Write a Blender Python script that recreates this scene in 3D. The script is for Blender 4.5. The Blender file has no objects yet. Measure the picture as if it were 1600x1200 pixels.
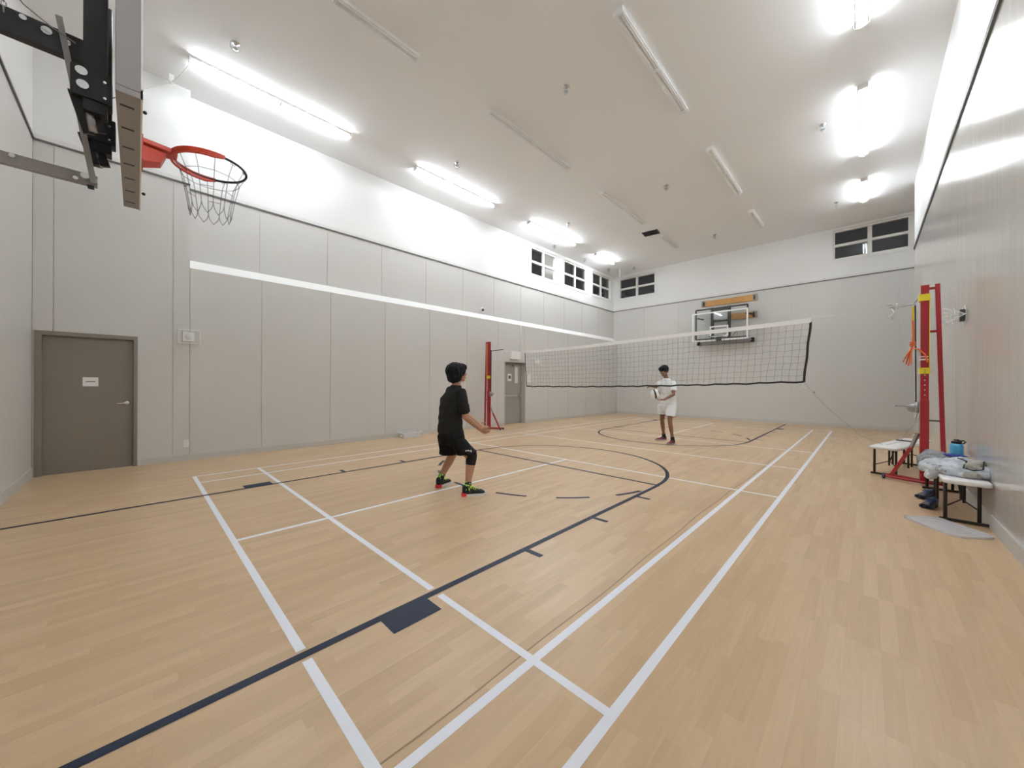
import bpy, bmesh, math, random
from mathutils import Vector, Matrix, Euler, noise
random.seed(7)
sc = bpy.context.scene
C = bpy.context.collection
PI = math.pi

# ---------------------------------------------------------------- camera
YAW = .7714; ROLL = .0039; FPX = 570.35
cam_d = bpy.data.cameras.new('camera')
cam = bpy.data.objects.new('camera', cam_d); C.objects.link(cam)
cam_d.sensor_fit = 'HORIZONTAL'; cam_d.sensor_width = 36.0
cam_d.lens = 36.0 * FPX / 1600.0
cam_d.shift_y = 0.0; cam_d.clip_start = .02; cam_d.clip_end = 200
r0 = Vector((math.cos(YAW), math.sin(YAW), 0)); F0 = Vector((-math.sin(YAW), math.cos(YAW), 0)); U0 = Vector((0, 0, 1))
rr = r0 * math.cos(ROLL) + U0 * math.sin(ROLL); uu = -r0 * math.sin(ROLL) + U0 * math.cos(ROLL)
mw = Matrix((rr, uu, -F0)).transposed().to_4x4(); mw.translation = Vector((6.81, -.551, 1.3232))
cam.matrix_world = mw
sc.camera = cam
# ---------------------------------------------------------------- world (night outside) and exposure
w = bpy.data.worlds.new('night'); sc.world = w; w.use_nodes = True
w.node_tree.nodes['Background'].inputs[0].default_value = (.05, .05, .052, 1)
w.node_tree.nodes['Background'].inputs[1].default_value = .25
sc.view_settings.view_transform = 'Standard'; sc.view_settings.look = 'None'
sc.view_settings.gamma = 1; sc.view_settings.use_curve_mapping = False
sc.view_settings.exposure = 1.12
TUBE_STRENGTH = 62.0
sc.cycles.max_bounces = 14; sc.cycles.diffuse_bounces = 8
sc.cycles.transparent_max_bounces = 16
sc.cycles.sample_clamp_indirect = 6

# ---------------------------------------------------------------- room dimensions
XL, XU, XR, YB, YN, ZT, ZC = -1.492, -1.686, 7.643, 14.95, -1.566, 4.703, 6.315
XA = 8.9          # alcove beyond the end of the right wall
YR = 12.8         # where the right wall ends

# ---------------------------------------------------------------- materials
def nt(m): return m.node_tree.nodes, m.node_tree.links
def mat(name, col, rough=.5, metal=0, spec=.5, bump=0, bscale=50, coat=0, emit=None, estr=0, alpha=1, sheen=0, var=0, vscale=3, trans=0):
    m = bpy.data.materials.new(name); m.use_nodes = True; n, l = nt(m)
    b = n['Principled BSDF']
    b.inputs['Base Color'].default_value = (*col, 1); b.inputs['Roughness'].default_value = rough
    b.inputs['Metallic'].default_value = metal; b.inputs['Specular IOR Level'].default_value = spec
    b.inputs['Coat Weight'].default_value = coat; b.inputs['Alpha'].default_value = alpha
    b.inputs['Sheen Weight'].default_value = sheen; b.inputs['Transmission Weight'].default_value = trans
    if emit:
        b.inputs['Emission Color'].default_value = (*emit, 1); b.inputs['Emission Strength'].default_value = estr
    tc = n.new('ShaderNodeTexCoord')
    if var:
        t = n.new('ShaderNodeTexNoise'); t.inputs['Scale'].default_value = vscale; t.inputs['Detail'].default_value = 4
        l.new(tc.outputs['Object'], t.inputs['Vector'])
        mx = n.new('ShaderNodeMixRGB'); mx.blend_type = 'MULTIPLY'
        mr = n.new('ShaderNodeMapRange'); mr.inputs['To Min'].default_value = 1 - var; mr.inputs['To Max'].default_value = 1 + var
        l.new(t.outputs['Fac'], mr.inputs['Value']); mx.inputs['Fac'].default_value = 1
        mx.inputs['Color1'].default_value = (*col, 1); l.new(mr.outputs[0], mx.inputs['Color2']); l.new(mx.outputs[0], b.inputs['Base Color'])
    if bump:
        t = n.new('ShaderNodeTexNoise'); t.inputs['Scale'].default_value = bscale; t.inputs['Detail'].default_value = 5
        l.new(tc.outputs['Object'], t.inputs['Vector'])
        bp = n.new('ShaderNodeBump'); bp.inputs['Strength'].default_value = bump; bp.inputs['Distance'].default_value = .01
        l.new(t.outputs['Fac'], bp.inputs['Height']); l.new(bp.outputs[0], b.inputs['Normal'])
    return m
M = {}
M['white_paint'] = mat('white_paint', (.79, .795, .79), .55, var=.015, vscale=1)
M['ceiling_paint'] = mat('ceiling_paint', (.87, .885, .90), .8, bump=.15, bscale=60, var=.015, vscale=.8)
M['grey_panel'] = mat('grey_panel', (.635, .63, .61), .42, bump=.05, bscale=8, var=.03, vscale=1.2)
M['grey_base'] = mat('grey_base', (.57, .56, .53), .5)
M['dark_trim'] = mat('dark_trim', (.13, .13, .13), .5)
M['light_trim'] = mat('light_trim', (.72, .72, .70), .5)
M['sill_white'] = mat('sill_white', (.92, .92, .91), .5)
M['taupe_door'] = mat('taupe_door', (.24, .21, .175), .45, var=.06, vscale=2, bump=.04, bscale=30)
M['taupe_frame'] = mat('taupe_frame', (.24, .22, .185), .45, var=.04)
M['grey_door'] = mat('grey_door', (.36, .35, .33), .45, var=.04)
M['chrome'] = mat('chrome', (.75, .75, .76), .22, 1)
M['chain_steel'] = mat('chain_steel', (.14, .14, .15), .4, .6)
M['steel'] = mat('steel', (.45, .45, .46), .38, .9)
M['black_metal'] = mat('black_metal', (.012, .012, .013), .4, spec=.5)
M['dark_grey_metal'] = mat('dark_grey_metal', (.05, .05, .055), .45)
M['grey_metal'] = mat('grey_metal', (.32, .31, .30), .45)
M['board_pad'] = mat('board_pad', (.33, .32, .31), .55)
M['orange_rim'] = mat('orange_rim', (.62, .045, .015), .35, coat=.2)
M['dark_rim'] = mat('dark_rim', (.03, .03, .03), .35, .3)
M['white_plastic'] = mat('white_plastic', (.85, .85, .84), .4, bump=.1, bscale=200)
M['off_white'] = mat('off_white', (.78, .78, .75), .45)
M['brown_steel'] = mat('brown_steel', (.035, .028, .024), .4, .3)
M['red_paint'] = mat('red_paint', (.34, .012, .02), .38, coat=.15, var=.06, vscale=6)
M['yellow'] = mat('yellow', (.85, .70, .03), .45)
M['orange_rope'] = mat('orange_rope', (.85, .19, .05), .7, bump=.5, bscale=250)
M['white_rope'] = mat('white_rope', (.85, .85, .83), .7)
M['black_strap'] = mat('black_strap', (.015, .015, .016), .7)
M['net_tape'] = mat('net_tape', (.92, .92, .92), .65, bump=.1, bscale=100)
M['net_string'] = mat('net_string', (.03, .03, .03), .7)
M['wood_board'] = mat('wood_board', (.58, .30, .09), .45, var=.18, vscale=9)
M['tshirt_black'] = mat('tshirt_black', (.020, .0205, .019), .9, spec=.2, bump=.25, bscale=400)
M['shorts_black'] = mat('shorts_black', (.006, .006, .0065), .8, spec=.2)
M['white_cotton'] = mat('white_cotton', (.83, .86, .89), .85)
M['shorts_white'] = mat('shorts_white', (.80, .83, .88), .7)
M['skin_a'] = mat('skin_a', (.46, .24, .145), .5, var=.05, vscale=8)
M['skin_b'] = mat('skin_b', (.22, .105, .06), .5, var=.06, vscale=8)
M['hair'] = mat('hair', (.004, .005, .010), .55, spec=.25, bump=.9, bscale=60)
M['eye_white'] = mat('eye_white', (.8, .8, .78), .2)
M['lip'] = mat('lip', (.30, .10, .08), .45)
M['shoe_black'] = mat('shoe_black', (.012, .014, .018), .6, bump=.3, bscale=150)
M['shoe_maroon'] = mat('shoe_maroon', (.17, .02, .035), .6, bump=.3, bscale=150)
M['shoe_navy'] = mat('shoe_navy', (.012, .022, .06), .35)
M['sole_white'] = mat('sole_white', (.78, .78, .80), .5)
M['sole_grey'] = mat('sole_grey', (.35, .34, .36), .6)
M['red_heel'] = mat('red_heel', (.75, .04, .05), .5)
M['neon'] = mat('neon', (.62, .85, .06), .6)
M['navy_lace'] = mat('navy_lace', (.05, .09, .22), .6)
M['black_sock'] = mat('black_sock', (.01, .01, .01), .9)
M['bottle_blue'] = mat('bottle_blue', (.09, .42, .68), .35)
M['cloth_grey'] = mat('cloth_grey', (.30, .31, .33), .8, bump=.3, bscale=80, var=.25, vscale=30)
M['cloth_white'] = mat('cloth_white', (.60, .64, .70), .85, var=.12, vscale=9)
M['cloth_beige'] = mat('cloth_beige', (.42, .40, .36), .85)
M['blue_cloth'] = mat('blue_cloth', (.02, .03, .30), .7)
M['paper'] = mat('paper', (.85, .85, .84), .7)
M['ink'] = mat('ink', (.08, .08, .08), .7)
M['clear_plastic'] = mat('clear_plastic', (.90, .91, .96), .15, alpha=.5)
M['tube_off'] = mat('tube_off', (.85, .85, .85), .3)
for k_, f_ in (('tube_near', .72), ('tube_far', 1.35)): M[k_] = mat(k_, (1, 1, 1), .5, emit=(.90, .96, 1.02), estr=TUBE_STRENGTH*f_)
M['tube_on'] = mat('tube_on', (1, 1, 1), .5, emit=(.90, .96, 1.02), estr=TUBE_STRENGTH)
M['line_white'] = mat('line_white', (.86, .89, .97), .4)
M['line_black'] = mat('line_black', (.010, .019, .045), .5, spec=.3, var=.15, vscale=12)
M['seam'] = mat('seam', (.30, .20, .12), .5)

def socks_mat():
    m = bpy.data.materials.new('patterned_sock'); m.use_nodes = True; n, l = nt(m)
    v = n.new('ShaderNodeTexVoronoi'); v.inputs['Scale'].default_value = 55
    tc = n.new('ShaderNodeTexCoord'); l.new(tc.outputs['Object'], v.inputs['Vector'])
    cr = n.new('ShaderNodeValToRGB'); cr.color_ramp.interpolation = 'CONSTANT'
    cr.color_ramp.elements[0].color = (.42, .75, .10, 1); cr.color_ramp.elements[1].position = .42; cr.color_ramp.elements[1].color = (.02, .03, .03, 1)
    l.new(v.outputs['Color'], cr.inputs[0]); l.new(cr.outputs[0], n['Principled BSDF'].inputs['Base Color'])
    n['Principled BSDF'].inputs['Roughness'].default_value = .9
    return m
M['patterned_sock'] = socks_mat()

def floor_mat():
    m = bpy.data.materials.new('maple_strip_floor'); m.use_nodes = True; n, l = nt(m)
    b = n['Principled BSDF']
    tc = n.new('ShaderNodeTexCoord'); sp = n.new('ShaderNodeSeparateXYZ'); l.new(tc.outputs['Object'], sp.inputs[0])
    def math_(op, a, bb=None):
        k = n.new('ShaderNodeMath'); k.operation = op
        for i, v in enumerate((a, bb)):
            if v is None: continue
            if isinstance(v, (int, float)): k.inputs[i].default_value = v
            else: l.new(v, k.inputs[i])
        return k.outputs[0]
    W, L = .066, .62
    xr = math_('DIVIDE', sp.outputs[0], W); row = math_('FLOOR', xr)
    wn = n.new('ShaderNodeTexWhiteNoise'); wn.noise_dimensions = '1D'; l.new(row, wn.inputs['W'])
    yy = math_('ADD', math_('DIVIDE', sp.outputs[1], L), math_('MULTIPLY', wn.outputs['Value'], 7.3)); cell = math_('FLOOR', yy)
    cb = n.new('ShaderNodeCombineXYZ'); l.new(row, cb.inputs[0]); l.new(cell, cb.inputs[1])
    w2 = n.new('ShaderNodeTexWhiteNoise'); w2.noise_dimensions = '2D'; l.new(cb.outputs[0], w2.inputs['Vector'])
    cr = n.new('ShaderNodeValToRGB')
    e = cr.color_ramp.elements; e[0].color = (.555, .385, .226, 1); e[1].color = (.635, .458, .285, 1)
    x = e.new(.5); x.color = (.60, .424, .256, 1)
    l.new(w2.outputs['Value'], cr.inputs[0])
    # grain
    mp = n.new('ShaderNodeMapping'); mp.inputs['Scale'].default_value = (34, 2.2, 1); l.new(tc.outputs['Object'], mp.inputs[0])
    off = n.new('ShaderNodeVectorMath'); off.operation = 'ADD'; l.new(mp.outputs[0], off.inputs[0])
    sc3 = n.new('ShaderNodeVectorMath'); sc3.operation = 'SCALE'; sc3.inputs['Scale'].default_value = 9; l.new(w2.outputs['Color'], sc3.inputs[0]); l.new(sc3.outputs[0], off.inputs[1])
    g = n.new('ShaderNodeTexNoise'); g.inputs['Scale'].default_value = 1; g.inputs['Detail'].default_value = 6; g.inputs['Roughness'].default_value = .6; g.inputs['Distortion'].default_value = .8
    l.new(off.outputs[0], g.inputs['Vector'])
    mr = n.new('ShaderNodeMapRange'); mr.inputs['From Min'].default_value = .3; mr.inputs['From Max'].default_value = .7; mr.inputs['To Min'].default_value = .92; mr.inputs['To Max'].default_value = 1.05
    l.new(g.outputs['Fac'], mr.inputs[0])
    mx = n.new('ShaderNodeMixRGB'); mx.blend_type = 'MULTIPLY'; mx.inputs[0].default_value = 1; l.new(cr.outputs[0], mx.inputs[1]); l.new(mr.outputs[0], mx.inputs[2])
    # board edges
    fx = math_('FRACT', xr); ex = math_('LESS_THAN', fx, .025); fy = math_('FRACT', yy); ey = math_('LESS_THAN', fy, .004)
    ed = math_('MULTIPLY', math_('MAXIMUM', ex, ey), .09)
    m2 = n.new('ShaderNodeMixRGB'); m2.blend_type = 'MULTIPLY'; l.new(ed, m2.inputs[0]); l.new(mx.outputs[0], m2.inputs[1]); m2.inputs[2].default_value = (.45, .35, .25, 1)
    l.new(m2.outputs[0], b.inputs['Base Color'])
    sn = n.new('ShaderNodeTexNoise'); sn.inputs['Scale'].default_value = 1.6; sn.inputs['Detail'].default_value = 5; l.new(tc.outputs['Object'], sn.inputs['Vector'])
    r2 = n.new('ShaderNodeMapRange'); r2.inputs['To Min'].default_value = .24; r2.inputs['To Max'].default_value = .46; l.new(sn.outputs['Fac'], r2.inputs[0])
    l.new(r2.outputs[0], b.inputs['Roughness']); b.inputs['Specular IOR Level'].default_value = .5
    bn = n.new('ShaderNodeTexNoise'); bn.inputs['Scale'].default_value = 22; bn.inputs['Detail'].default_value = 4; l.new(tc.outputs['Object'], bn.inputs['Vector'])
    bp = n.new('ShaderNodeBump'); bp.inputs['Strength'].default_value = .10; bp.inputs['Distance'].default_value = .01; l.new(bn.outputs['Fac'], bp.inputs['Height']); l.new(bp.outputs[0], b.inputs['Normal'])
    return m
M['floor'] = floor_mat()

def streaky_wall():
    m = bpy.data.materials.new('glossy_grey_panel'); m.use_nodes = True; n, l = nt(m); b = n['Principled BSDF']
    b.inputs['Base Color'].default_value = (.60, .59, .565, 1); b.inputs['Specular IOR Level'].default_value = .8; b.inputs['Coat Weight'].default_value = .4; b.inputs['Coat Roughness'].default_value = .22
    tc = n.new('ShaderNodeTexCoord'); mp = n.new('ShaderNodeMapping'); mp.inputs['Scale'].default_value = (1, 9, .35); l.new(tc.outputs['Object'], mp.inputs[0])
    t = n.new('ShaderNodeTexNoise'); t.inputs['Scale'].default_value = 3; t.inputs['Detail'].default_value = 5; l.new(mp.outputs[0], t.inputs['Vector'])
    mr = n.new('ShaderNodeMapRange'); mr.inputs['From Min'].default_value = .3; mr.inputs['From Max'].default_value = .7; mr.inputs['To Min'].default_value = .17; mr.inputs['To Max'].default_value = .25; l.new(t.outputs['Fac'], mr.inputs[0])
    l.new(mr.outputs[0], b.inputs['Roughness'])
    bp = n.new('ShaderNodeBump'); bp.inputs['Strength'].default_value = .02; bp.inputs['Distance'].default_value = .01; l.new(t.outputs['Fac'], bp.inputs['Height']); l.new(bp.outputs[0], b.inputs['Normal'])
    return m
M['gloss_panel'] = streaky_wall()

def glass_mat():
    m = bpy.data.materials.new('window_glass'); m.use_nodes = True; n, l = nt(m)
    n.remove(n['Principled BSDF']); o = n['Material Output']
    gl = n.new('ShaderNodeBsdfGlossy'); gl.inputs['Roughness'].default_value = .03
    tr = n.new('ShaderNodeBsdfTransparent'); tr.inputs[0].default_value = (.93, .95, .95, 1)
    fr = n.new('ShaderNodeFresnel'); fr.inputs[0].default_value = 1.5
    mx = n.new('ShaderNodeMixShader'); l.new(fr.outputs[0], mx.inputs[0]); l.new(tr.outputs[0], mx.inputs[1]); l.new(gl.outputs[0], mx.inputs[2]); l.new(mx.outputs[0], o.inputs[0])
    return m
M['glass'] = glass_mat()

def ball_mat():
    m = bpy.data.materials.new('volleyball_panels'); m.use_nodes = True; n, l = nt(m); b = n['Principled BSDF']
    tc = n.new('ShaderNodeTexCoord')
    d = n.new('ShaderNodeVectorMath'); d.operation = 'DOT_PRODUCT'; l.new(tc.outputs['Object'], d.inputs[0]); d.inputs[1].default_value = (9.0, 2.5, 2.2)
    nz = n.new('ShaderNodeVectorMath'); nz.operation = 'DOT_PRODUCT'; l.new(tc.outputs['Object'], nz.inputs[0]); nz.inputs[1].default_value = (0, 0, 9)
    sq = n.new('ShaderNodeMath'); sq.operation = 'MULTIPLY'; l.new(nz.outputs['Value'], sq.inputs[0]); l.new(nz.outputs['Value'], sq.inputs[1])
    ad = n.new('ShaderNodeMath'); ad.operation = 'MULTIPLY_ADD'; l.new(sq.outputs[0], ad.inputs[0]); ad.inputs[1].default_value = .25; l.new(d.outputs['Value'], ad.inputs[2])
    cr = n.new('ShaderNodeValToRGB'); cr.color_ramp.interpolation = 'CONSTANT'; e = cr.color_ramp.elements
    W_ = (.85, .85, .84, 1); K_ = (.02, .02, .028, 1)
    e[0].color = K_; e[1].position = .04; e[1].color = W_
    for p, c in ((.50, K_), (.66, W_), (.90, K_)): x = e.new(p); x.color = c
    mr = n.new('ShaderNodeMapRange'); mr.inputs['From Min'].default_value = -1; mr.inputs['From Max'].default_value = 1.1; l.new(ad.outputs[0], mr.inputs[0])
    l.new(mr.outputs[0], cr.inputs[0]); l.new(cr.outputs[0], b.inputs['Base Color']); b.inputs['Roughness'].default_value = .45
    return m
M['ball'] = ball_mat()

# ---------------------------------------------------------------- mesh helpers
class MB:
    def __init__(s): s.v = []; s.f = []
    def add(s, vs, fs):
        k = len(s.v); s.v += [Vector(p) for p in vs]; s.f += [tuple(i + k for i in f) for f in fs]; return s
    def box(s, a, b, mtx=None):
        x0, y0, z0 = a; x1, y1, z1 = b
        vs = [(x0,y0,z0),(x1,y0,z0),(x1,y1,z0),(x0,y1,z0),(x0,y0,z1),(x1,y0,z1),(x1,y1,z1),(x0,y1,z1)]
        if mtx is not None: vs = [mtx @ Vector(p) for p in vs]
        return s.add(vs, [(0,3,2,1),(4,5,6,7),(0,1,5,4),(1,2,6,5),(2,3,7,6),(3,0,4,7)])
    def cbox(s, c, size, rot=(0,0,0)):
        m = Matrix.Translation(c) @ Euler(rot).to_matrix().to_4x4(); h = [k / 2 for k in size]
        return s.box((-h[0],-h[1],-h[2]), (h[0],h[1],h[2]), m)
    def rbox(s, a, b, r=.01, seg=3):          # box rounded along its vertical edges
        x0, y0, z0 = a; x1, y1, z1 = b; pts = []
        for cx, cy, a0 in ((x1-r, y1-r, 0), (x0+r, y1-r, 90), (x0+r, y0+r, 180), (x1-r, y0+r, 270)):
            for i in range(seg + 1):
                t = math.radians(a0 + 90 * i / seg); pts.append((cx + r * math.cos(t), cy + r * math.sin(t)))
        return s.prism(pts, z0, z1)
    def prism(s, pts, z0, z1):
        n = len(pts)
        return s.add([(x, y, z0) for x, y in pts] + [(x, y, z1) for x, y in pts],
                     [tuple(range(n))[::-1], tuple(range(n, 2*n))] + [(i, (i+1) % n, n + (i+1) % n, n + i) for i in range(n)])
    def rings(s, rs, cap=True, close=False):   # rs: lists of points with equal count
        n = len(rs[0]); k = len(s.v); vs = [p for r in rs for p in r]; fs = []
        m = len(rs)
        for j in range(m if close else m - 1):
            a = j * n; b = ((j + 1) % m) * n
            for i in range(n): fs.append((a + i, a + (i+1) % n, b + (i+1) % n, b + i))
        if cap and not close: fs += [tuple(range(n))[::-1], tuple(range((m-1)*n, m*n))]
        return s.add(vs, fs)
    def tube(s, pts, r, n=8, cap=True, close=False):
        pts = [Vector(p) for p in pts]; R = r if isinstance(r, (list, tuple)) else [r] * len(pts)
        rs = []; prev = None; m = len(pts)
        for i, p in enumerate(pts):
            if close: t = pts[(i+1) % m] - pts[i-1]
            else: t = pts[min(i+1, m-1)] - pts[max(i-1, 0)]
            t.normalize()
            if prev is None:
                up = Vector((0, 0, 1)) if abs(t.z) < .9 else Vector((1, 0, 0)); a = t.cross(up).normalized()
            else:
                a = (prev - t * prev.dot(t));
                a = a.normalized() if a.length > 1e-6 else t.orthogonal().normalized()
            prev = a; b = t.cross(a)
            rs.append([p + (a * math.cos(2*PI*k/n) + b * math.sin(2*PI*k/n)) * R[i] for k in range(n)])
        return s.rings(rs, cap, close)
    def bar(s, p, q, w, h, up=(0, 0, 1)):
        p, q = Vector(p), Vector(q); t = (q - p).normalized(); up = Vector(up)
        if abs(t.dot(up)) > .98: up = Vector((0, 1, 0)) if abs(t.y) < .9 else Vector((1, 0, 0))
        a = t.cross(up).normalized(); b = a.cross(t)
        rs = [[c + a*w/2 + b*h/2, c - a*w/2 + b*h/2, c - a*w/2 - b*h/2, c + a*w/2 - b*h/2] for c in (p, q)]
        return s.rings(rs)
    def lathe(s, prof, c=(0,0,0), n=24, axis='z', mtx=None):
        rs = []
        for r, z in prof:
            ring = []
            for k in range(n):
                a = 2*PI*k/n; p = Vector((r*math.cos(a), r*math.sin(a), z))
                if axis == 'x': p = Vector((p.z, p.x, p.y))
                if axis == 'y': p = Vector((p.y, p.z, p.x))
                if mtx is not None: p = mtx @ p
                ring.append(Vector(c) + p)
            rs.append(ring)
        return s.rings(rs)
    def ball(s, c, r, n=16, m=10, rot=None):
        if isinstance(r, (int, float)): r = (r, r, r)
        c = Vector(c); rs = []
        for j in range(1, m):
            th = PI * j / m
            ring = [Vector((r[0]*math.sin(th)*math.cos(2*PI*k/n), r[1]*math.sin(th)*math.sin(2*PI*k/n), -r[2]*math.cos(th))) for k in range(n)]
            if rot is not None: ring = [rot @ p for p in ring]
            rs.append([c + p for p in ring])
        return s.rings(rs)
    def loft(s, secs, n=20):   # secs: (centre, width_vec, depth_vec[, squareness])
        rs = []
        for q in secs:
            c, a, b = Vector(q[0]), Vector(q[1]), Vector(q[2]); e = q[3] if len(q) > 3 else 1
            ring = []
            for k in range(n):
                t = 2*PI*k/n; ct, st = math.cos(t), math.sin(t)
                ring.append(c + a * math.copysign(abs(ct)**e, ct) + b * math.copysign(abs(st)**e, st))
            rs.append(ring)
        return s.rings(rs)
    def build(s, name, m=None, parent=None, smooth=False, bevel=0, loc=None):
        me = bpy.data.meshes.new(name); me.from_pydata([tuple(p) for p in s.v], [], s.f); me.update()
        bm = bmesh.new(); bm.from_mesh(me); bmesh.ops.recalc_face_normals(bm, faces=bm.faces); bm.to_mesh(me); bm.free()
        o = bpy.data.objects.new(name, me); C.objects.link(o)
        if m is not None: me.materials.append(M[m] if isinstance(m, str) else m)
        if smooth:
            for p in me.polygons: p.use_smooth = True
        if parent is not None: o.parent = parent
        if loc is not None: o.location = loc
        if bevel:
            b = o.modifiers.new('bevel', 'BEVEL'); b.width = bevel; b.segments = 2; b.limit_method = 'ANGLE'; b.angle_limit = math.radians(40)
        return o
def build_each(mb, name, m=None, parent=None, smooth=False, bevel=0):
    par = list(range(len(mb.v)))
    def find(i):
        while par[i] != i: par[i] = par[par[i]]; i = par[i]
        return i
    for f in mb.f:
        for k in f[1:]: par[find(k)] = find(f[0])
    grp = {}
    for f in mb.f: grp.setdefault(find(f[0]), []).append(f)
    out = []
    for fs in grp.values():
        ids = sorted({i for f in fs for i in f}); mp = {i: k for k, i in enumerate(ids)}
        q = MB(); q.v = [mb.v[i] for i in ids]; q.f = [tuple(mp[i] for i in f) for f in fs]
        out.append(q.build(name, m, parent, smooth, bevel))
    return out
def remesh(mb, name, m, parent, voxel=.008, smooth=4, factor=.5, displace=None):
    """the shapes in mb melted into one continuous surface"""
    t = mb.build(name + '_t', None, None)
    r = t.modifiers.new('r', 'REMESH'); r.mode = 'VOXEL'; r.voxel_size = voxel
    s = t.modifiers.new('s', 'SMOOTH'); s.iterations = smooth; s.factor = factor
    dg = bpy.context.evaluated_depsgraph_get(); dg.update()
    me = bpy.data.meshes.new_from_object(t.evaluated_get(dg))
    bpy.data.objects.remove(t)
    me.name = name; me.materials.clear(); me.materials.append(M[m])
    if displace:
        for v in me.vertices: v.co = displace(v.co.copy(), v.normal.copy())
    for p in me.polygons: p.use_smooth = True
    o = bpy.data.objects.new(name, me); C.objects.link(o); o.parent = parent
    return o
def thing(name, label, cat, loc=(0,0,0), rz=0, group=None):
    o = bpy.data.objects.new(name, None); C.objects.link(o); o.empty_display_size = .1
    o.location = loc; o.rotation_euler = (0, 0, rz); o['label'] = label; o['category'] = cat
    if group: o['group'] = group
    return o
def tag(o, label, cat, group=None):
    o['label'] = label; o['category'] = cat
    if group: o['group'] = group
    return o
def struct(o): o['kind'] = 'structure'; return o
def kids(o): return [c for c in bpy.data.objects if c.parent == o]
def copy_tree(o, parent=None):
    c = o.copy(); C.objects.link(c); c.parent = parent
    for ch in kids(o): copy_tree(ch, c)
    return c

# ================================================================ SETTING
def strip(mb, x0, x1, y0, y1, z=.0008): mb.add([(x0,y0,z),(x1,y0,z),(x1,y1,z),(x0,y1,z)], [(0,1,2,3)])
fl = MB().box((XU-.3, YN-.2, -.1), (XA+.1, YB+.2, 0)).build('floor', 'floor'); struct(fl)
# badminton lines
W = .044; h = W/2
bl = MB()
XS = dict(ld=.02, ls=.475, c=3.02, rs=5.668, rd=6.082); YS = dict(b=.02, l=.777, s=4.72, n=6.7, s2=8.68, l2=12.64, b2=13.38)
for k in ('ld', 'ls', 'rs', 'rd'):
    if k in ('rs',):
        strip(bl, XS[k]-h, XS[k]+h, YS['b']-h, YS['b2']+h)
    else: strip(bl, XS[k]-h, XS[k]+h, YS['b']-h, YS['b2']+h)
strip(bl, XS['c']-h, XS['c']+h, YS['b'], YS['s']); strip(bl, XS['c']-h, XS['c']+h, YS['s2'], YS['b2'])
for k in ('b', 'l'):
    strip(bl, XS['ld'], 4.85-.045, YS[k]-h, YS[k]+h, .0010); strip(bl, 4.85+.045, XS['rd'], YS[k]-h, YS[k]+h, .0010)
strip(bl, XS['ld'], 4.74, YS['s']-h, YS['s']+h, .0010); strip(bl, 4.81, XS['rd'], YS['s']-h, YS['s']+h, .0010)
for k in ('n', 's2', 'l2', 'b2'): strip(bl, XS['ld'], XS['rd'], YS[k]-h, YS[k]+h, .0010)
bl.build('badminton_lines', 'line_white', fl)
# basketball key lines
kl = MB(); H = .025; ZK = .0016
def arc(mb, cx, cy, r, a0, a1, w=.05, z=ZK, n=40):
    vs = []; fs = []
    for i in range(n+1):
        a = math.radians(a0 + (a1-a0)*i/n)
        for q in (r-w/2, r+w/2): vs.append((cx+q*math.cos(a), cy+q*math.sin(a), z))
    for i in range(n): fs.append((2*i, 2*i+1, 2*i+3, 2*i+2))
    mb.add(vs, fs)
KX0, KX1 = 1.235, 4.85
for sgn, y0, yf in ((1, YN+.02, 4.22), (-1, 14.72, 9.28)):
    for x, sx in ((KX0, -1), (KX1, 1)):
        strip(kl, x-H, x+H, min(y0, yf), max(y0, yf), ZK)
        base = 0.0 if sgn == 1 else 13.5
        for yy, hw in ((.55, .15), (1.62, H), (2.61, H), (3.57, H)):
            if sgn == -1 and hw == .15: hw = .15
            Y = base + sgn*yy; strip(kl, *sorted((x + sx*H, x + sx*(H+.15))), Y-hw, Y+hw, ZK)
    strip(kl, KX0, KX1, yf-H, yf+H, ZK)
    cxm = (KX0+KX1)/2
    if sgn == 1: arc(kl, cxm, yf, 1.8, 0, 180)
    else: arc(kl, cxm, yf, 1.8, 180, 360)
    for i in range(7):      # dashed half of the free throw circle
        a = 13 + i*23.6
        arc(kl, cxm, yf, 1.8, (-a-12.6 if sgn == 1 else a), (-a if sgn == 1 else a+12.6), n=8)
kl.build('basketball_key_lines', 'line_black', fl)
sm = MB(); vs = []; fs = []
for i in range(60):
    y = -1.4 + i*.16; x = 5.60 + .012*math.sin(y*1.3) + .006*math.sin(y*5)
    for q in (-.004, .004): vs.append((x+q, y, .0007))
for i in range(59): fs.append((2*i, 2*i+1, 2*i+3, 2*i+2))
sm.add(vs, fs); sm.build('floor_seam', 'seam', fl)

ce = MB().box((XU-.3, YN-.2, ZC), (XA+.1, YB+.2, ZC+.15)).build('ceiling', 'ceiling_paint'); struct(ce)

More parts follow.
